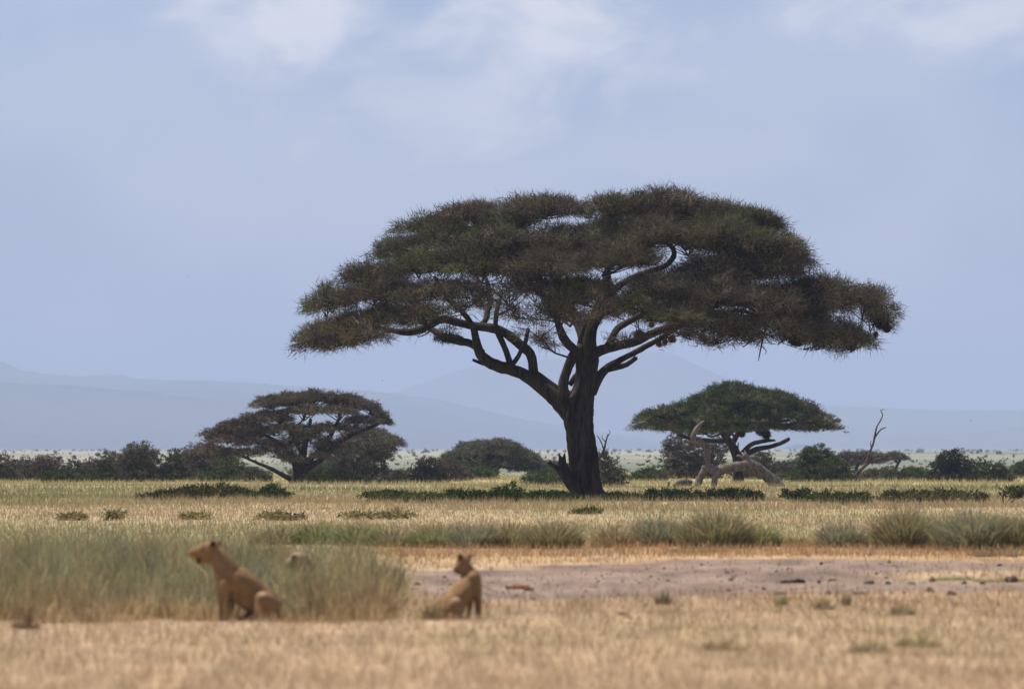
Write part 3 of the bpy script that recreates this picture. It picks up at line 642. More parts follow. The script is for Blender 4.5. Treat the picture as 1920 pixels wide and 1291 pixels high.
deadwood('dead_tree', 'slim dead tree with one tall crooked branch behind the right-hand grass', DG(905), [
    ('trunk', [(1596, 908, 4.5), (1604, 892, 4.2), (1614, 880, 4), (1628, 868, 3.8), (1640, 862, 3.4), (1654, 859, 3), (1667, 852, 2)], .1),
    ('branch', [(1625, 869, 3), (1630, 850, 2.6), (1637, 832, 2.4), (1640, 818, 2.2), (1644, 800, 1.8), (1652, 786, 1.5), (1655, 776, 1.2), (1651, 769, 1), (1658, 767, .7)], .03),
    ('branch', [(1639, 822, 1.9), (1647, 810, 1.7), (1653, 804, 1.4), (1661, 801, .9)], .03),
    ('branch', [(1634, 840, 1.3), (1632, 832, 1), (1633, 826, .6)], .02),
    ('branch', [(1600, 895, 2.6), (1594, 884, 2), (1590, 868, 1.6), (1578, 861, 1.2)], .02)], 430, (.42, .38, .36))
deadwood('dead_sapling', 'thin leafless sapling poking out from behind the large acacia trunk', 430.0, [
    ('stem', [(1116, 928, 3), (1118, 890, 2.8), (1122, 862, 2.5), (1132, 843, 2.2), (1136, 828, 1.7), (1140, 813, 1)], .02),
    ('branch', [(1132, 843, 1.6), (1127, 828, 1.2), (1120, 816, .8)], .02),
    ('branch', [(1136, 828, 1.3), (1129, 821, .9), (1130, 815, .6)], .02),
    ('branch', [(1120, 872, 1.6), (1128, 855, 1.3), (1140, 846, .8)], .02),
    ('branch', [(1138, 820, 1), (1144, 810, .7), (1141, 806, .5)], .02)], 440, (.5, .46, .44))
deadwood('dead_sapling', 'small bare dead sapling between bushes on the far right', 600.0, [
    ('stem', [(1865, 900, 2.2), (1858, 885, 2), (1850, 868, 1.6), (1842, 856, 1)], .02), ('branch', [(1858, 884, 1.4), (1868, 872, 1), (1875, 862, .7)], .02)], 445, (.6, .56, .52))

# ------------------------------------------------------------------ bushes
def bush(label, D, lobes, cols, seed, name='thorn_bush', group=None, leaf=(0.16, 0.075), dens=1.0, cat='bush', ragged=0.11):
    """lobes: (px, py, rx_px, ry_px[, depth m]); foliage of many small leaves on stems"""
    rng = np.random.default_rng(seed); k = D / FPX
    x0 = np.mean([(l[0] - CX) * k for l in lobes]); base = np.array([x0, D, float(gz(x0, D))])
    root = empty(name, base); tag(root, label, cat, group)
    gl, gs = Geo(), Geo()
    for l in lobes:
        c = W(l[0], l[1], D); c[1] += l[4] if len(l) > 4 else 0.0
        R = np.array([l[2], l[2] * .9, l[3]]) * k
        c[2] = max(c[2], base[2] + R[2] * .55)
        for s in range(3):
            st = base + np.array([(c[0] - x0) * .45 + rng.normal(0, .15), rng.normal(0, .15), -.08]); t = c + rng.normal(0, .4, 3) * R
            p = spline(np.vstack([st, st * .45 + t * .55 + rng.normal(0, .12, 3), t]), .3)
            tube(gs, p, np.linspace(.05, .012, len(p)), 5, (.07, .058, .046))
        ns = int(dens * 70 * (R[0] * R[2] + .5 * R[0] ** 2)) + 12
        a = rng.normal(size=(ns, 3)); a /= np.linalg.norm(a, axis=1)[:, None]
        kk = rng.normal(0, 3.2, (4, 3)); ph = rng.uniform(0, 6, 4)
        lob = 1 + ragged * np.sin(a @ kk.T + ph).sum(1) * .8
        off = a * (rng.uniform(0, 1, ns) ** .33)[:, None] * R * lob[:, None]
        cen = c + off; ok = cen[:, 2] > base[2] + .03; cen = cen[ok]; out = (off / R)[ok]; m = len(cen)
        t = np.clip(rng.normal(.5, .3, m), 0, 1)[:, None]
        cc = np.array(cols[0]) * (1 - t) + np.array(cols[1]) * t
        sprays(gl, cen, out, 13, leaf[0], leaf[1], cc, rng, spread=.9, up=.2)
    cr = gl.build('foliage', M_BUSH, root, False, base)
    tag(gs.build('stems', M_TWIG, root, False, base), kind='stuff')
    return root
GREY = ((.070, .062, .042), (.12, .112, .07)); DKG = ((.045, .055, .024), (.085, .098, .042)); BRN = ((.085, .070, .050), (.12, .10, .07)); LTG = ((.10, .13, .035), (.16, .18, .06)); MIDG = ((.062, .084, .032), (.10, .12, .048))
for i_, (lab, D, lob, cl) in enumerate([
    ('dark rounded bush at the far left end of the bush row', 560, [(-6, 885, 26, 26), (-30, 878, 30, 34), (8, 895, 20, 18)], GREY),
    ('thin greyish open bush beside the dark bush at the left end', 575, [(78, 880, 20, 16), (66, 893, 22, 14), (40, 896, 20, 12)], BRN),
    ('low spreading dark green bush beneath the thin greyish bush', 545, [(104, 898, 28, 14), (120, 890, 16, 14)], DKG),
    ('ragged bush with two dark tufts in the left row', 560, [(138, 884, 14, 16), (160, 890, 16, 18), (145, 898, 24, 12)], GREY),
    ('small dark bush just left of the tall rounded bush', 555, [(190, 895, 24, 20), (200, 886, 14, 14)], DKG),
    ('tall rounded grey-green bush standing above the left row', 560, [(258, 864, 34, 24), (272, 875, 30, 26), (246, 878, 28, 26), (262, 895, 38, 18)], GREY),
    ('narrow dark bush just right of the tall rounded bush', 560, [(325, 872, 18, 18), (318, 893, 26, 20)], DKG),
    ('wide brown-grey thicket spreading left below the broad brownish acacia', 570, [(360, 876, 26, 22), (398, 872, 34, 22), (380, 895, 44, 16)], BRN),
    ('olive bush in front of the broad brownish acacia', 552, [(432, 882, 28, 20), (455, 893, 30, 15), (415, 896, 26, 14)], MIDG),
    ('low dark bush left of the brownish acacia trunk', 548, [(472, 895, 22, 14), (492, 899, 18, 9)], GREY),
    ('bright green low bush right of the brownish acacia trunk', 530, [(590, 902, 24, 10), (612, 899, 18, 9)], LTG),
    ('yellow-green low bush at the foot of the mushroom-shaped bush', 535, [(636, 898, 26, 14), (655, 903, 20, 10)], LTG),
    ('tall mushroom-shaped bush with round dense top and narrower base', 530, [(704, 842, 32, 20), (690, 852, 24, 20), (722, 850, 20, 18), (698, 880, 30, 22), (708, 898, 36, 16)], ((.095, .088, .06), (.15, .14, .09))),
    ('low dark bush right of the mushroom-shaped bush', 550, [(752, 898, 16, 11), (765, 901, 14, 8)], DKG),
    ('dark lobed bush in front of the small domed acacia', 545, [(800, 880, 24, 16), (785, 893, 22, 16), (812, 895, 24, 14)], ((.04, .042, .03), (.065, .065, .042))),
    ('grey-brown bush touching the left edge of the small domed acacia', 560, [(845, 888, 24, 20), (856, 898, 20, 12)], BRN),
    ('pale low bush under the small domed acacia', 600, [(892, 896, 24, 8), (912, 893, 16, 8)], MIDG),
    ('pale olive bush left of the broken stump at the large trunk', 520, [(1035, 899, 24, 12), (1015, 903, 20, 8)], MIDG),
    ('dark bush close behind the right side of the large trunk', 500, [(1142, 888, 22, 16), (1132, 870, 14, 12), (1150, 898, 18, 12)], GREY),
    ('low rounded green bush between the large trunk and the grey bushy tree', 570, [(1212, 893, 26, 11), (1192, 898, 18, 8), (1232, 899, 16, 7)], MIDG),
    ('large grey bushy tree with hanging foliage behind the fallen tree', 590, [(1262, 838, 18, 14), (1256, 862, 20, 20), (1300, 852, 34, 22), (1345, 848, 22, 18), (1290, 882, 34, 24), (1330, 880, 30, 24)], BRN),
    ('dark round bush behind the leaning trunk of the fallen tree', 580, [(1424, 868, 22, 15), (1432, 880, 16, 14), (1410, 890, 24, 14)], GREY),
    ('tiered bush with ragged top just left of the slim dead tree', 560, [(1528, 855, 26, 12), (1510, 870, 18, 12), (1545, 866, 26, 14), (1535, 888, 34, 18), (1510, 893, 26, 14)], MIDG),
    ('dark green bush touching the foot of the slim dead tree', 550, [(1570, 886, 26, 14), (1580, 897, 26, 10)], DKG),
    ('small dark bush right of the slim dead tree', 580, [(1658, 894, 22, 9), (1645, 897, 18, 8)], GREY),
    ('wide low green bush between the slim dead tree and the tall dark bush', 575, [(1712, 890, 26, 12), (1732, 895, 20, 9), (1690, 897, 20, 7)], MIDG),
    ('tall dark rounded bush, largest of the right-hand group', 550, [(1782, 868, 28, 17), (1770, 884, 26, 18), (1800, 886, 26, 18), (1784, 897, 36, 12)], ((.035, .038, .022), (.062, .066, .036))),
    ('medium dark bush touching the right side of the tall dark rounded bush', 556, [(1832, 885, 20, 15), (1830, 897, 22, 10)], DKG),
    ('low dark bush at the foot of the small bare sapling', 552, [(1868, 888, 20, 13), (1880, 897, 20, 10)], DKG),
    ('dim blurred bush farther back behind the thin greyish bush', 640, [(40, 880, 30, 12), (95, 876, 24, 14)], GREY),
    ('dim blurred bush farther back between the ragged bush and the tall rounded bush', 650, [(210, 872, 26, 16), (180, 880, 24, 10)], BRN),
    ('tall dim thicket farther back left of the broad brownish acacia', 640, [(375, 858, 30, 16), (410, 868, 30, 18), (345, 866, 20, 14)], BRN),
    ('dim low thicket farther back under the pale grey acacia', 660, [(640, 880, 40, 10), (600, 882, 30, 8)], MIDG),
    ('dim bush farther back right of the small domed acacia', 700, [(1020, 882, 30, 10), (1055, 886, 24, 8)], BRN),
    ('dim low scrub farther back between the fallen tree and the tiered bush', 720, [(1465, 884, 30, 6), (1490, 882, 20, 8)], BRN),
    ('pale green bush at the right end of the bush row', 620, [(1912, 888, 20, 11), (1930, 884, 24, 13)], MIDG)]):
    bush(lab, float(D), [(l[0], l[1] - (8 if l[1] < 889 else 2), l[2] * 1.1, l[3] * 1.15) for l in lob + [(lob[0][0] + 10, 898, max(l[2] for l in lob) * 1.25, 14), (lob[-1][0] - 14, 900, max(l[2] for l in lob) * 1.1, 12, .8)]], np.array(cl) * 1.35, 500 + i_, dens=2.2, leaf=(.145, .062))

# low shrubs in the grass
for i_, (lab, py, lob, cl) in enumerate([
    ('long brown-green shrub in the grass below the left thicket', 938, [(330, 928, 50, 11), (285, 933, 34, 8), (370, 922, 34, 12)], ((.075, .07, .03), (.11, .10, .04))),
    ('leafy olive shrub in the middle of the left shrub patch', 936, [(420, 920, 36, 12), (448, 926, 40, 10)], ((.08, .095, .03), (.12, .12, .04))),
    ('dense dark green shrub at the right end of the left shrub patch', 938, [(505, 922, 30, 12), (530, 927, 16, 9)], ((.045, .075, .024), (.07, .10, .03))),
    ('small yellow-green shrub right of the left shrub patch', 944, [(730, 930, 60, 9), (790, 932, 46, 8)], ((.08, .10, .03), (.12, .13, .045))),
    ('long dark shrub left of the rounded green shrub', 942, [(870, 928, 46, 8), (905, 930, 24, 8)], ((.035, .055, .02), (.06, .08, .028))),
    ('rounded bright green shrub left of the large acacia trunk', 942, [(952, 920, 24, 14), (938, 926, 22, 10), (972, 928, 22, 9)], ((.06, .10, .025), (.09, .13, .035))),
    ('dark shaded shrub touching the left foot of the large trunk', 940, [(1030, 928, 38, 8), (1060, 930, 26, 7), (1000, 931, 24, 6)], ((.035, .055, .02), (.055, .075, .026))),
    ('dark shaded shrub right of the large trunk foot', 940, [(1165, 931, 36, 6), (1195, 932, 24, 6)], ((.04, .06, .022), (.06, .08, .028))),
    ('long dark green shrub in front of the short weathered log', 942, [(1240, 927, 38, 10), (1285, 928, 36, 9)], ((.03, .052, .02), (.05, .072, .026))),
    ('dark green shrub in front of the arched log of the fallen tree', 943, [(1345, 927, 34, 9), (1385, 927, 34, 10), (1412, 930, 24, 8)], ((.03, .052, .02), (.05, .072, .026))),
    ('dark tufted shrub right of the fallen tree', 944, [(1490, 925, 30, 10), (1515, 930, 30, 7)], ((.035, .06, .022), (.06, .085, .03))),
    ('bright green low shrub right of the dark tufted shrub', 948, [(1555, 931, 40, 9), (1600, 932, 40, 8)], ((.07, .10, .03), (.11, .13, .045))),
    ('faded olive shrub in the grass below the tall dark rounded bush', 946, [(1700, 930, 60, 9), (1770, 928, 50, 9)], ((.10, .105, .045), (.14, .13, .06))),
    ('small dark green shrub in the right-hand grass', 943, [(1830, 930, 26, 8), (1900, 922, 24, 10)], ((.06, .075, .03), (.10, .10, .045))),
    ('tiny green shrub alone in the tan grass below the large acacia', 966, [(1105, 956, 24, 6), (1085, 958, 20, 4)], ((.07, .10, .03), (.11, .14, .04))),
    ('low green shrub in the tan grass below the left shrub patch', 974, [(515, 964, 34, 7), (545, 966, 24, 5)], ((.26, .24, .10), (.36, .31, .14))),
    ('low yellowish shrub in the tan grass under the mushroom-shaped bush', 972, [(680, 962, 36, 6), (745, 960, 30, 6)], ((.26, .24, .10), (.36, .31, .14))),
    ('small flat shrub at the left end of the tan grass', 976, [(140, 966, 30, 6), (210, 962, 20, 6)], ((.26, .24, .10), (.36, .31, .14))),
    ('small flat shrub left of the leafy olive shrub', 974, [(365, 964, 30, 6)], ((.26, .24, .10), (.36, .31, .14)))]):
    bush(lab, DG(py), lob if py < 955 else [(l[0], l[1] + 3, l[2] * 1.1, l[3] * .6) for l in lob], cl, 560 + i_, name='low_shrub', leaf=(.15, .06), dens=2.0 if py < 955 else 1.3, cat='shrub')

# ------------------------------------------------------------------ grass
def ground_pts(py0, py1, m, rng, margin=4.0, power=1.0):
    """m ground points between photo rows py0 > py1, spread evenly over the picture"""
    py = py1 + (py0 - py1) * rng.uniform(0, 1, m) ** power
    y = DG(py); x = rng.uniform(-1, 1, m) * (0.06 * y + margin)
    return x, y
def left_mass(x, y):
    """share of cover of the tall green grass on the left"""
    px = CX + FPX * x / y; py = HY + FPX * CAMZ / y
    edge = np.interp(py, [1060, 1080, 1110, 1140, 1165, 1180], [470, 700, 750, 765, 740, 600])
    j = noise2(x, y, 0.9, 31) * 35
    fr = 1172 + noise2(x, y * 0.2, 0.5, 32) * 6 - np.clip((px - 600) / 200, 0, 1) * 16
    return np.clip((edge + j - px) / 30, 0, 1) * np.clip((fr - py) / 6, 0, 1) * np.clip((py - 1032 + j * .4) / 40, 0, 1)
r1 = np.random.default_rng(41)
def dry_grass(name, label, py0, py1, m, hlo, hhi, w, seg, mat=M_GRASS, keep_left=0.25, gain=1.0, margin=4.0, lean=.35, hp=1.6):
    x, y = ground_pts(py0, py1, m, r1, margin)
    cl = 0.5 + 0.5 * noise2(x, y, 1.3, 51)
    keep = r1.uniform(0, 1, len(x)) < np.clip((1 - 0.94 * soil_mask(x, y)) * (0.45 + 0.75 * cl) * (1 - (1 - keep_left) * left_mass(x, y)), 0, 1)
    x, y, cl = x[keep], y[keep], cl[keep]; k = len(x)
    h = (hlo + (hhi - hlo) * r1.uniform(0, 1, k) ** hp) * (0.7 + 0.6 * cl)
    c = grass_colour(x, y) * (1 + r1.normal(0, .10, (k, 1))) * gain
    g = Geo(); blades(g, np.stack([x, y, gz(x, y) - .02], 1), h, w * r1.uniform(.6, 1.4, k) * (y / 110.0) ** .8, r1.normal(0, lean, (k, 2)), np.clip(c, .01, .9), seg, r1)
    return tag(g.build(name, mat), label, 'grass', kind='stuff')
dry_grass('dry_grass', 'short dry tan grass in front of the lions', 1330, 1122, 90000, .06, .20, .009, True)
dry_grass('dry_grass', 'sparse orange dry grass round the bare earth', 1122, 1040, 26000, .06, .22, .010, True)
dry_grass('dry_grass', 'orange and pale dry grass beyond the bare earth', 1046, 955, 105000, .08, .25, .0078, True)
dry_grass('dry_grass', 'tall mixed green and straw grass around the large acacia', 957, 905, 90000, .15, .42, .011, False, margin=8)
dry_grass('dry_grass', 'pale straw grass at the foot of the far bushes', 908, 893, 36000, .15, .45, .012, False, margin=10)

# the tall blue-green grass on the left, too dense to count
def tall_grass(m, seed):
    rng = np.random.default_rng(seed)
    nc = 900                                             # clump centres, then blades fanned from each
    x, y = ground_pts(1178, 1030, nc * 6, rng, 3.0)
    lm = left_mass(x, y); ok = rng.uniform(0, 1, len(x)) < lm; x, y = x[ok][:nc], y[ok][:nc]
    g = Geo(); k = len(x); per = m // max(k, 1)
    pyc = HY + FPX * CAMZ / y
    hue = np.clip(.5 + .6 * noise2(x, y, .6, 61) + rng.normal(0, .3, k), 0, 1)
    hc = rng.uniform(.22, .95, k) * np.interp(pyc, [1050, 1075, 1120, 1150, 1172], [.75, .95, .95, .62, .36]) * (0.85 + .45 * noise2(x, y, .9, 62))
    hc = np.clip(hc, .12, 1.0)
    sp = rng.uniform(.07, .24, k)
    X = np.repeat(x, per) + rng.normal(0, 1, k * per) * np.repeat(sp, per); Yy = np.repeat(y, per) + rng.normal(0, 1, k * per) * np.repeat(sp, per)
    A = mixc(np.array([.24, .265, .165]), np.array([.34, .295, .13]), np.repeat(hue, per))
    kind = rng.uniform(0, 1, k)
    tanc = np.clip((pyc - 1128) / 30, 0, 1) * .85 + .16
    A = np.where((np.repeat(kind, per) < np.repeat(tanc, per))[:, None], np.array([.36, .255, .13]), A)
    dry = rng.uniform(0, 1, k * per) < .25
    A[dry] = np.array([.44, .345, .19])
    A = A * np.repeat(rng.uniform(.72, 1.25, k), per)[:, None] * (1 + rng.normal(0, .2, (len(A), 1)))
    h = np.repeat(hc, per) * rng.uniform(.3, 1.2, k * per)
    ln = np.stack([X - np.repeat(x, per), Yy - np.repeat(y, per)], 1) * 1.8 + rng.normal(0, .18, (k * per, 2))
    blades(g, np.stack([X, Yy, gz(X, Yy) - .02], 1), h, rng.uniform(.009, .022, k * per), ln, np.clip(A, .02, .8), True, rng)
    return tag(g.build('tall_grass', M_GRASS), 'tall blue-green grass thicket behind the two sitting lionesses', 'grass', kind='stuff')
tall_grass(82000, 71)

def tussock(label, px, py, wpx, hpx, cols, seed, group=None, nb=700, name='grass_tussock', dryshare=.2, fan=1.0):
    if name == 'grass_tussock': wpx, hpx, nb = wpx * 1.15, hpx * 1.12, int(nb * 1.7)
    rng = np.random.default_rng(seed); D = DG(py); k = D / FPX
    c = np.array([(px - CX) * k, D, float(gz((px - CX) * k, D))]); R = wpx * k; H = hpx * k
    a = rng.uniform(0, 6.28, nb); r = np.sqrt(rng.uniform(0, 1, nb)) * R * .62 * rng.uniform(.9, 1.35, nb)
    p = c + np.stack([np.cos(a) * r, np.sin(a) * r * .8, np.full(nb, -.02)], 1)
    h = H * rng.uniform(.45, 1.2, nb) * (1 - .35 * (r / (R * .62)) ** 2)
    stray = rng.uniform(0, 1, nb) < .07; h[stray] *= 1.45
    t = rng.uniform(0, 1, nb); cc = mixc(np.array(cols[0]), np.array(cols[1]), t)
    dr = rng.uniform(0, 1, nb) < dryshare; cc[dr] = np.array([.40, .31, .17]); cc = cc * (1 + rng.normal(0, .18, (nb, 1)))
    ln = np.stack([np.cos(a), np.sin(a)], 1) * (r / (R * .62) * R / H * .75 * fan)[:, None] + rng.normal(0, 1, (nb, 2)) * np.where(stray, .45, .2)[:, None]
    g = Geo(); blades(g, p, h, rng.uniform(.012, .024, nb) * (D / 190) ** .7, ln, np.clip(cc, .01, .8), True, rng)
    o = g.build(name, M_GRASS, None, False, c); o.location = c
    return tag(o, label, 'grass tussock', group)
BLU = ((.22, .235, .145), (.31, .30, .17)); OLV = ((.19, .185, .085), (.28, .25, .115)); RSY = ((.29, .21, .105), (.36, .27, .14)); GRN = ((.20, .24, .085), (.28, .29, .11))
for i_, (lab, px, py, w_, h_, cl, nb) in enumerate([
    ('low light green tussock left of the pale tussock row', 600, 1020, 58, 44, GRN, 750),
    ('dull green tussock at the left end of the row behind the left lioness', 520, 1020, 52, 36, OLV, 500),
    ('small green tussock in the row above the hidden lioness', 670, 1022, 50, 44, GRN, 700),
    ('faded olive tussock left of the dense grey-green tussock', 740, 1025, 52, 38, OLV, 650),
    ('pale green tussock above the right-hand lioness', 815, 1027, 52, 46, GRN, 800),
    ('dense grey-green tussock right of the pale green tussock', 890, 1028, 54, 48, BLU, 900),
    ('grey-green tussock between two denser ones', 955, 1028, 50, 46, OLV, 800),
    ('dense dark olive tussock with drooping right side', 1035, 1030, 62, 52, OLV, 1100),
    ('small rusty dry tussock between two large green ones', 1150, 1028, 44, 42, RSY, 550),
    ('bluish feathery tussock left of the largest tussock', 1235, 1026, 54, 58, BLU, 1000),
    ('largest olive tussock on the far edge of the bare earth', 1345, 1030, 74, 68, OLV, 1700),
    ('short bright green tussock leaning against the largest tussock', 1425, 1026, 46, 42, GRN, 700),
    ('thin dry tussock at the gap in the tussock row', 1500, 1026, 36, 24, RSY, 260),
    ('medium bluish tussock right of the gap in the row', 1580, 1028, 54, 50, BLU, 900),
    ('tall spiky olive tussock with long stray blades', 1700, 1030, 70, 72, OLV, 1600),
    ('wide bluish tussock touching the tall spiky one', 1825, 1034, 78, 76, BLU, 1700),
    ('dark olive tussock at the right end of the row', 1915, 1034, 56, 66, OLV, 1100),
    ('faint tussock beyond the right end of the row', 2010, 1034, 66, 60, OLV, 900),
    ('short brown tussock in front of the largest tussock', 1310, 1038, 60, 18, RSY, 300),
    ('short brown tussock at the foot of the dark olive right-end tussock', 1880, 1044, 70, 22, RSY, 400)]):
    tussock(lab, px, py, w_, h_, cl, 600 + i_, 'tussocks along the far edge of the bare earth', nb)
for i_, (lab, px, py, w_, h_, cl, nb) in enumerate([
    ('tiny lone grass tuft on the near edge of the bare earth', 1242, 1132, 18, 34, OLV, 130),
    ('short green tuft near two dark clods on the bare earth', 1465, 1133, 16, 24, GRN, 130),
    ('leaning olive tuft right of the short green tuft', 1545, 1142, 26, 28, OLV, 160),
    ('yellow upright tuft beside the leaning olive tuft', 1585, 1134, 12, 38, RSY, 70),
    ('olive tuft in the dry grass at the right', 1690, 1152, 34, 26, OLV, 150),
    ('dull green tuft in the blurred dry grass', 1630, 1222, 60, 32, OLV, 320),
    ('olive patch of tufted grass in the blurred dry grass', 1350, 1218, 60, 30, ((.24, .21, .10), (.30, .25, .13)), 300),
    ('brown-green tuft in the dry grass in front of the tall grass', 1720, 1212, 60, 34, OLV, 300),
    ('short green tuft on the grassy patch inside the bare earth', 1790, 1086, 60, 14, GRN, 320),
    ('yellowish short tuft on the grassy patch inside the bare earth', 1880, 1088, 70, 14, ((.30, .26, .12), (.36, .30, .15)), 320)]):
    tussock(lab, px, py, w_, h_, cl, 640 + i_, 'small grass tufts', nb, name='grass_tuft')
for i_, (lab, px, py, w_, h_, cl, nb) in enumerate([
    ('rust-brown dry grass clump at the right end of the tall grass', 722, 1158, 30, 46, ((.26, .15, .075), (.32, .19, .10)), 380),
    ('dark reddish dead clump at the left foot of the tall grass', 48, 1178, 34, 30, ((.13, .075, .05), (.20, .12, .07)), 300),
    ('brown dead clump behind the left lioness', 590, 1162, 30, 40, ((.20, .125, .06), (.27, .18, .09)), 300),
    ('sandy grass clump beside the right-hand lioness haunch', 808, 1162, 26, 44, ((.34, .25, .13), (.30, .24, .11)), 260)]):
    tussock(lab, px, py, w_, h_, cl, 660 + i_, 'dead brown clumps by the tall grass', nb, name='dry_grass_clump', dryshare=.1)
# single tall blue-green reed stalks that stick up out of the thicket
for i_, (px, py) in enumerate([(232, 1062), (505, 1055)]):
    tussock(['tall spiky reed tuft rising above the thicket left of the lioness', 'tall dark reed tuft rising behind the left lioness'][i_], px, py + 28, 14, 92, ((.13, .16, .10), (.17, .19, .11)), 680 + i_, None, 90, name='reed_tuft', dryshare=0, fan=.6)

# ------------------------------------------------------------------ clods and dung on the bare earth
CL = [(785, 1096, 9, 5, 1), (975, 1100, 17, 5, 1), (993, 1103, 9, 5, 1), (952, 1099, 8, 3, 0), (1166, 1153, 10, 5, 0), (1180, 1158, 9, 4, 0), (1368, 1105, 6, 4, 0), (1475, 1088, 14, 4, 0), (1500, 1087, 12, 4, 0), (1535, 1090, 6, 5, 0),
      (1562, 1085, 10, 3, 0), (1632, 1090, 11, 4, 0), (1665, 1092, 8, 4, 0), (1750, 1087, 8, 5, 0), (1805, 1092, 6, 4, 0), (1842, 1092, 8, 4, 0), (1895, 1089, 15, 7, 0), (1742, 1108, 9, 6, 0), (1785, 1114, 9, 6, 0),
      (1612, 1112, 11, 4, 0), (1555, 1110, 8, 4, 0), (1460, 1112, 12, 4, 0), (1540, 1057, 5, 2.5, 0), (1668, 1055, 4, 2.5, 0), (1645, 1075, 4, 3, 0), (1660, 1081, 4, 2, 0), (1875, 1060, 7, 2.5, 0), (1695, 1110, 6, 4, 0),
      (1352, 1048, 6, 2, 0), (1165, 1041, 7, 2, 0), (1190, 1040, 6, 2, 0), (1200, 1090, 4, 2.5, 0), (1370, 1084, 8, 3, 0), (1000, 1122, 6, 3, 0), (1430, 1100, 5, 2.5, 0), (1710, 1092, 10, 2.5, 0), (1850, 1046, 24, 3, 0), (1900, 1046, 14, 4, 0)]
for i_, (px, py, rx, ry, red) in enumerate(CL):
    D = DG(py); k = D / FPX; x = (px - CX) * k; z = float(gz(x, D)) - .02
    g = Geo(); q = np.random.default_rng(700 + i_)
    for s in range(3 if rx > 8 else 2):
        o_ = np.array([q.uniform(-.5, .5) * rx * k, q.uniform(-.4, .4) * rx * k, q.uniform(0, .5) * ry * k])
        col = (.20, .085, .035) if red else (.095, .07, .055)
        lump(g, o_ + np.array([0, 0, ry * k * .3]), (rx * k * q.uniform(.45, .8), rx * k * q.uniform(.4, .7), ry * k * q.uniform(.8, 1.2)), np.array(col) * q.uniform(.75, 1.25), .28, 700 + i_ * 5 + s, 7)
    o = g.build('earth_clod', M_CLOD, None, False); o.location = (x, D, z)
    tag(o, 'reddish-brown lump on the bare earth near the right-hand lioness' if red else {4: 'dark clod lying in the dry grass between lioness and lone tuft', 5: 'dark clod lying in the dry grass between lioness and lone tuft', 16: 'largest crumbly clod below the grassy patch in the bare earth', 36: 'long flat dark mound at the foot of the right-end tussock', 3: 'flat dark clod touching the reddish-brown lump on the bare earth'}.get(i_, 'dark crumbly clod on the bare earth of the dry pan'), 'clod', 'reddish lumps on the bare earth' if red else 'dark clods on the bare earth')

q = np.random.default_rng(66); g = Geo()
x, y = ground_pts(1132, 1042, 9000, q, 2.0); ok = q.uniform(0, 1, 9000) < .3 * soil_mask(x, y); x, y = x[ok], y[ok]
for i_ in range(len(x)):
    r_ = q.uniform(.004, .012) * (1 if q.uniform() < .93 else 2.0)
    lump(g, (x[i_], y[i_], float(gz(x[i_], y[i_])) - .01), (r_ * 1.6, r_ * 1.4, r_), np.array([.15, .112, .088]) * q.uniform(.6, 1.5), .25, i_, 4)
tag(g.build('gravel', M_CLOD), 'small crumbs of earth and stone strewn over the bare pan', 'gravel', kind='stuff')

# ------------------------------------------------------------------ lionesses
def ball(c, r, nseg=12):
    u = np.linspace(0, 2 * math.pi, nseg, endpoint=False); v = np.linspace(0, math.pi, nseg // 2 + 1)[1:-1]
    U, V = np.meshgrid(u, v); d = np.stack([np.sin(V) * np.cos(U), np.sin(V) * np.sin(U), np.cos(V)], -1).reshape(-1, 3)
    d = np.vstack([d, [[0, 0, 1], [0, 0, -1]]]); nu, nv = nseg, len(v)
    i = np.arange(nv - 1)[:, None]; j = np.arange(nu)[None]; j2 = (j + 1) % nu
    Q = np.stack([i * nu + j, (i + 1) * nu + j, (i + 1) * nu + j2, i * nu + j2], -1).reshape(-1, 4)
    jj = np.arange(nu); tp = nv * nu; e = (nv - 1) * nu
    T = np.vstack([np.stack([np.full(nu, tp), jj, (jj + 1) % nu], -1), np.stack([np.full(nu, tp + 1), e + (jj + 1) % nu, e + jj], -1)])
    return d * r + c, T, Q
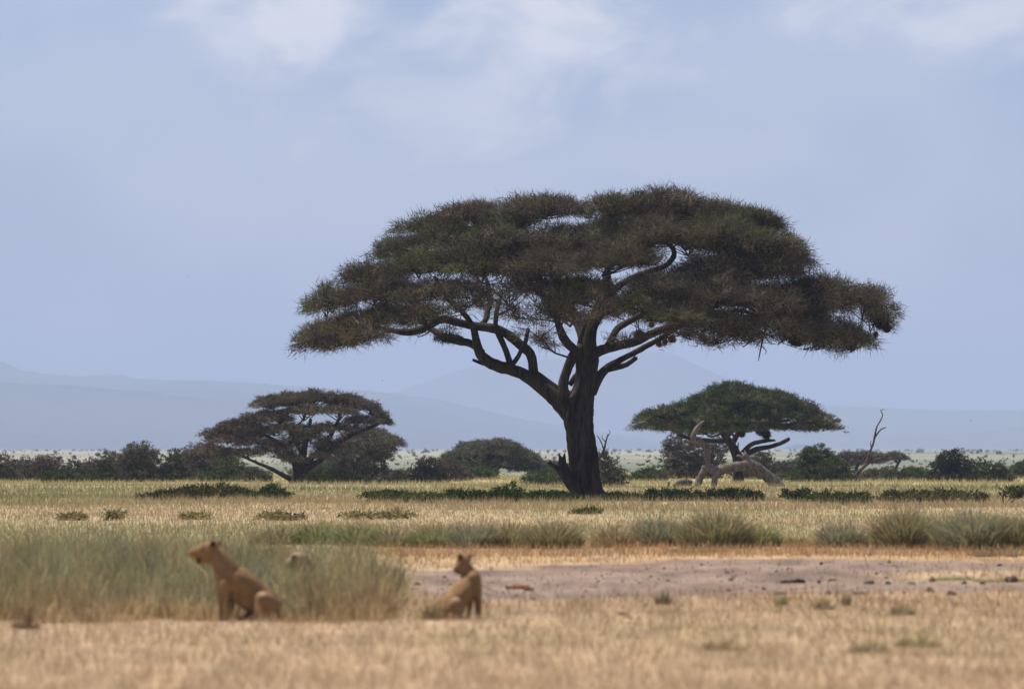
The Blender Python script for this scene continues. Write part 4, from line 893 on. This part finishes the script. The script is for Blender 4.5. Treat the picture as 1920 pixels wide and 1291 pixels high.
def lioness(label, D, px0, chains, marks, seed, tail=None, base_col=(.225, .136, .064)):
    """chains: rows (px, py, depth m, r px); marks of fur colour and painted light: (px, py, depth, r px, colour, strength)"""
    k = D / FPX; base = np.array([(px0 - CX) * k, D, float(gz((px0 - CX) * k, D))])
    loc = lambda px, py, d: np.array([(px - px0) * k, d, CAMZ + (HY - py) * k - base[2]])
    g = Geo()
    for ch in chains:
        P = np.array([np.append(loc(c[0], c[1], c[2]), c[3] * k) for c in ch])
        q = spline(P, .022) if len(P) > 1 else P
        for b in q:
            v, T, Q = ball(b[:3], b[3]); g.add(v, T, Q)
    tmp = g.build('tmp', None)
    m = tmp.modifiers.new('r', 'REMESH'); m.mode = 'VOXEL'; m.voxel_size = 0.012
    s = tmp.modifiers.new('s', 'SMOOTH'); s.iterations = 5; s.factor = .5
    dg = bpy.context.evaluated_depsgraph_get(); me = bpy.data.meshes.new_from_object(tmp.evaluated_get(dg))
    bpy.data.objects.remove(tmp)
    nv = len(me.vertices); co = np.zeros(nv * 3, np.float32); me.vertices.foreach_get('co', co); co = co.reshape(-1, 3)
    c = np.tile(np.array(base_col), (nv, 1)) * (1 + .10 * noise2(co[:, 0] + co[:, 1], co[:, 2], 9, seed)[:, None])
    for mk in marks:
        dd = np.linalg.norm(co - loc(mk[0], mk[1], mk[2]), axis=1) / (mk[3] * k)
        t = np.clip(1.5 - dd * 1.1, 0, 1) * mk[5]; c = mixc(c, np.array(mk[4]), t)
    for nm in [a.name for a in me.attributes if a.name == 'col']: me.attributes.remove(me.attributes[nm])
    a = me.attributes.new('col', 'FLOAT_COLOR', 'POINT'); c4 = np.ones((nv, 4), np.float32); c4[:, :3] = c; a.data.foreach_set('color', c4.ravel())
    me.polygons.foreach_set('use_smooth', np.ones(len(me.polygons), bool)); me.materials.clear(); me.materials.append(M_FUR); me.name = 'lioness'
    o = bpy.data.objects.new('lioness', me); COL.objects.link(o); o.location = base
    return tag(o, label, 'lion', 'lionesses')
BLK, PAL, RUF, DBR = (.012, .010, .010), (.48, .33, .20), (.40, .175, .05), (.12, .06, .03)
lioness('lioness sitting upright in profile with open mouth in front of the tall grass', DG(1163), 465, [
    [(396, 1031, 0, 18)], [(396, 1031, 0, 17.5), (385, 1031, 0, 15), (374, 1034, 0, 12.5), (366, 1036, 0, 10.5), (362, 1036, 0, 9.5)],
    [(394, 1041, 0, 15), (384, 1045, 0, 10), (377, 1050, 0, 7), (373, 1052, 0, 5.5)],
    [(398, 1022, -.07, 7), (400, 1018, -.10, 6.8)], [(404, 1022, .07, 7), (409, 1018, .10, 6.5)],
    [(400, 1035, 0, 17), (410, 1045, 0, 19), (419, 1057, 0, 22), (428, 1074, 0, 26)],
    [(428, 1074, 0, 25), (430, 1088, 0, 28), (446, 1090, 0, 29), (462, 1101, 0, 29.5), (480, 1116, 0, 28), (495, 1127, 0, 27), (505, 1137, 0, 24)],
    [(446, 1100, 0, 24), (462, 1116, 0, 24), (482, 1132, 0, 22)], [(424, 1095, -.11, 17), (420, 1112, -.13, 12), (420, 1130, -.13, 9.5), (420, 1150, -.13, 8.5), (417, 1158, -.13, 8.5), (411, 1161, -.13, 7)],
    [(428, 1098, .10, 17), (428, 1115, .12, 11), (430, 1132, .12, 9), (430, 1152, .12, 8), (425, 1160, .12, 7.5)],
    [(508, 1138, -.12, 22), (500, 1126, -.17, 17), (492, 1121, -.20, 13)], [(492, 1121, -.2, 12.5), (486, 1135, -.2, 10), (484, 1148, -.18, 8)],
    [(498, 1150, -.18, 10), (486, 1159, -.2, 7.5), (472, 1161, -.2, 7)],
    [(506, 1138, .12, 20), (490, 1124, .17, 14), (474, 1136, .18, 10), (462, 1152, .18, 8), (450, 1160, .18, 7)],
    [(520, 1148, 0, 8), (534, 1158, -.05, 4.5), (552, 1161, -.1, 3.4), (574, 1160, -.05, 3.2), (590, 1161, 0, 4)]],
    [(400, 1018, -.14, 7.5, BLK, 1), (410, 1017, .06, 4, DBR, .8), (371, 1050, -.03, 6.5, BLK, 1), (374, 1045, -.04, 5, DBR, .7), (357, 1035, 0, 3.4, BLK, .9), (381, 1025, -.08, 2.2, BLK, .8), (396, 1042, -.08, 6, DBR, .4),
     (402, 1085, -.05, 12, PAL, .7), (408, 1066, 0, 8, PAL, .4), (384, 1050, 0, 4, PAL, .4), (389, 1014, 0, 8, RUF, .8), (483, 1140, -.25, 9, PAL, .8), (493, 1111, -.25, 6, PAL, .8), (448, 1066, -.15, 9, DBR, .35), (462, 1158, -.2, 10, DBR, .2)], 801)  # pale knee, neck and chest edges are painted sunlit rims; dark shoulder is painted shading
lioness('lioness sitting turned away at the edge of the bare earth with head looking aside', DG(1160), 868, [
    [(868, 1054, .20, 14)], [(867, 1055, .18, 13), (861, 1061, .13, 9), (856, 1066, .10, 7), (854, 1068, .09, 6)], [(864, 1064, .14, 8), (858, 1071, .10, 5)],
    [(863, 1047, .13, 6.5), (862, 1042, .11, 6.2)], [(875, 1047, .27, 6.5), (879, 1043, .30, 6)],
    [(870, 1058, .2, 12), (874, 1068, .2, 14), (881, 1080, .2, 18)],
    [(884, 1086, .20, 19.5), (879, 1098, .12, 21), (868, 1108, .0, 22), (857, 1120, -.12, 23), (850, 1134, -.18, 23), (848, 1142, -.2, 20)],
    [(888, 1084, .05, 14.5), (893, 1100, .02, 11), (896, 1120, .02, 8.5), (897, 1140, .02, 7), (897, 1152, .02, 6.5), (897, 1158, -.02, 6.5)],
    [(880, 1100, .32, 13), (881, 1122, .34, 8.5), (879, 1142, .34, 6.5), (878, 1157, .32, 6)],
    [(856, 1140, -.28, 17), (855, 1130, -.36, 13)], [(855, 1130, -.36, 12), (860, 1144, -.36, 9), (858, 1154, -.36, 8)], [(850, 1154, -.34, 9), (864, 1158, -.38, 6.5), (872, 1158, -.38, 5.5)],
    [(838, 1140, .0, 16), (834, 1128, .02, 13)], [(838, 1148, -.1, 10), (826, 1156, -.2, 5), (812, 1158, -.3, 3.6), (798, 1158, -.3, 3.4)]],
    [(865, 1043, .07, 5.5, BLK, 1), (880, 1040, .25, 4, DBR, .9), (857, 1072, .09, 4, BLK, .9), (853, 1066, .06, 3, BLK, .6), (871, 1066, .1, 6, RUF, .5), (856, 1122, -.42, 7, PAL, .7), (897, 1156, 0, 7, DBR, .6), (878, 1155, .3, 7, BLK, .6), (893, 1125, -.02, 7, DBR, .4), (857, 1076, .1, 3, PAL, .7), (840, 1112, -.1, 8, RUF, .4)], 802)  # pale haunch knee is a sunlit rim painted into the fur
lioness('lioness sitting half hidden deep in the tall grass behind the left one', 127.0, 556, [
    [(558, 1051, 0, 17)], [(556, 1052, 0, 15), (546, 1055, -.02, 11), (539, 1058, -.03, 8)], [(552, 1044, -.1, 6), (551, 1042, -.12, 5.5)], [(572, 1047, .05, 6), (576, 1051, .06, 6), (577, 1055, .05, 4.5)], [(562, 1048, .06, 15), (572, 1066, .08, 18)],
    [(560, 1056, 0, 13), (563, 1066, 0, 14), (566, 1080, 0, 17)], [(566, 1082, 0, 19), (574, 1094, .05, 20), (584, 1102, .1, 19)],
    [(562, 1090, -.1, 11), (560, 1104, -.11, 8), (559, 1117, -.11, 6.5)], [(563, 1090, .12, 10), (562, 1104, .12, 7), (562, 1117, .12, 6)], [(590, 1104, -.1, 13), (582, 1110, -.14, 9), (574, 1117, -.14, 6)]],
    [(577, 1054, 0, 4.5, DBR, 1), (551, 1042, -.15, 4, DBR, .4), (538, 1056, -.03, 3, BLK, .8)], 803, base_col=(.26, .185, .105))

# ------------------------------------------------------------------ birds
def bird(label, px, py, D, size, perched, seed):
    c = W(px, py, D); root = empty('bird', c); tag(root, label, 'bird', None if perched else 'small birds flying far off')
    g = Geo()
    if perched:
        lump(g, (0, 0, 0), (size * .3, size * .28, size * .55), (.03, .03, .03), .04, seed, 8); lump(g, (-size * .12, 0, size * .6), (size * .24, size * .2, size * .22), (.03, .03, .03), .02, seed, 8)
    else:
        lump(g, (0, 0, 0), (size * .5, size * .18, size * .17), (.03, .03, .035), .04, seed, 8); lump(g, (-size * .48, 0, size * .08), (size * .16, size * .13, size * .13), (.03, .03, .035), .02, seed, 6)
    g.build('body', M_FEATHER, root, True)
    for s in (-1, 1):
        g = Geo()
        if perched: V = [(-.05, s * .26, .35), (.16, s * .30, -.1), (.34, s * .1, -.9), (.02, s * .28, -.5)]
        else: V = [(-.2, s * .1, .08), (.2, s * .1, .06), (.3, s * .8, .42), (.0, s * 1.0, .40)]
        V = np.array(V) * size; g.add(np.vstack([V, V + [0, 0, -.03 * size]]), None, [[0, 1, 2, 3], [7, 6, 5, 4], [0, 4, 5, 1], [1, 5, 6, 2], [2, 6, 7, 3], [3, 7, 4, 0]], (.03, .03, .035))
        g.build('wing', M_FEATHER, root)
    g = Geo(); V = (np.array([(.2, -.05, -.5), (.2, .05, -.5), (.36, .08, -1.3), (.36, -.08, -1.3)]) if perched else np.array([(.4, -.08, .02), (.4, .08, .02), (.85, .14, .03), (.85, -.14, .03)])) * size
    g.add(np.vstack([V, V + [.03 * size, 0, -.02 * size]]), None, [[0, 1, 2, 3], [7, 6, 5, 4], [0, 4, 5, 1], [1, 5, 6, 2], [2, 6, 7, 3], [3, 7, 4, 0]], (.03, .03, .035)); g.build('tail', M_FEATHER, root)
bird('small dark bird perched on a twig on top of the large acacia', 795, 395, DT, .10, True, 901)
g = Geo(); p = spline(to_world([(795, 399, .5), (797, 405, .6), (801, 416, .8)], DT), .1); tube(g, p[:, :3], p[:, 3] + .004, 5, (.5, .5, .5)); g.build('perch_twig', M_BARK, main_tree, True, main_base)
for i_, (x, y, D) in enumerate([(353, 519, 330.), (371, 633, 420.), (1820, 788, 330.), (717, 713, 450.)]):
    bird('tiny dark bird flying far off against the pale sky', x, y, D, .045 * D / 330 if y != 633 else .035, False, 910 + i_)

# ------------------------------------------------------------------ scrub dotted over the far plain
rng = np.random.default_rng(77); g = Geo()
for s in range(1500):
    py = 842.2 + 4 * rng.uniform(0, 1) if s < 350 else (845 + 28 * rng.uniform(0, 1) ** 1.2 if s < 1000 else rng.uniform(868, 892))
    D = min(DG(py), 7400.0); x = rng.uniform(-1, 1) * (0.072 * D + 15)
    h = min(rng.uniform(1.5, 7.5) * (.6 if s < 350 else 1.0) * D / FPX, 6.0); w = h * rng.uniform(.45, 1.1)
    if s >= 1000: h *= .7; w *= 1.6
    col = np.array([.085, .095, .06]) * rng.uniform(.9, 1.7) if s < 1000 else np.array([.15, .16, .10]) * rng.uniform(.7, 1.3)
    for l in range(4 if h > 1 else 2):
        r_ = rng.uniform(.28, .5)
        lump(g, (x + rng.normal(0, .6) * w, D + rng.normal(0, .6) * w, h * (r_ * .8 + (.25 * l if l < 2 else 0))), (w * r_, w * r_, h * r_), col, .3, s * 3 + l, 4)
tag(g.build('far_scrub', M_SCRUB, smooth=True), 'scattered scrub trees dotted over the distant pale plain', 'scrub', kind='stuff')

# ------------------------------------------------------------------ haze
m = bpy.data.materials.new('haze'); m.use_nodes = True; m.node_tree.nodes.clear(); n, L = NG(m.node_tree)
pv = n('ShaderNodeVolumePrincipled'); pv.inputs['Color'].default_value = (.63, .76, 1.0, 1); pv.inputs['Density'].default_value = 6.6e-5; pv.inputs['Anisotropy'].default_value = 0.0
o = n('ShaderNodeOutputMaterial'); L(pv.outputs[0], o.inputs['Volume'])
g = Geo(); x0, x1, y0, y1, z0, z1 = -9000, 9000, -500, 54000, -8, 560
g.add([(x0, y0, z0), (x1, y0, z0), (x1, y1, z0), (x0, y1, z0), (x0, y0, z1), (x1, y0, z1), (x1, y1, z1), (x0, y1, z1)], None, [[0, 3, 2, 1], [4, 5, 6, 7], [0, 1, 5, 4], [1, 2, 6, 5], [2, 3, 7, 6], [3, 0, 4, 7]])
tag(g.build('haze', m), 'pale blue haze over the plain', 'haze', kind='stuff')
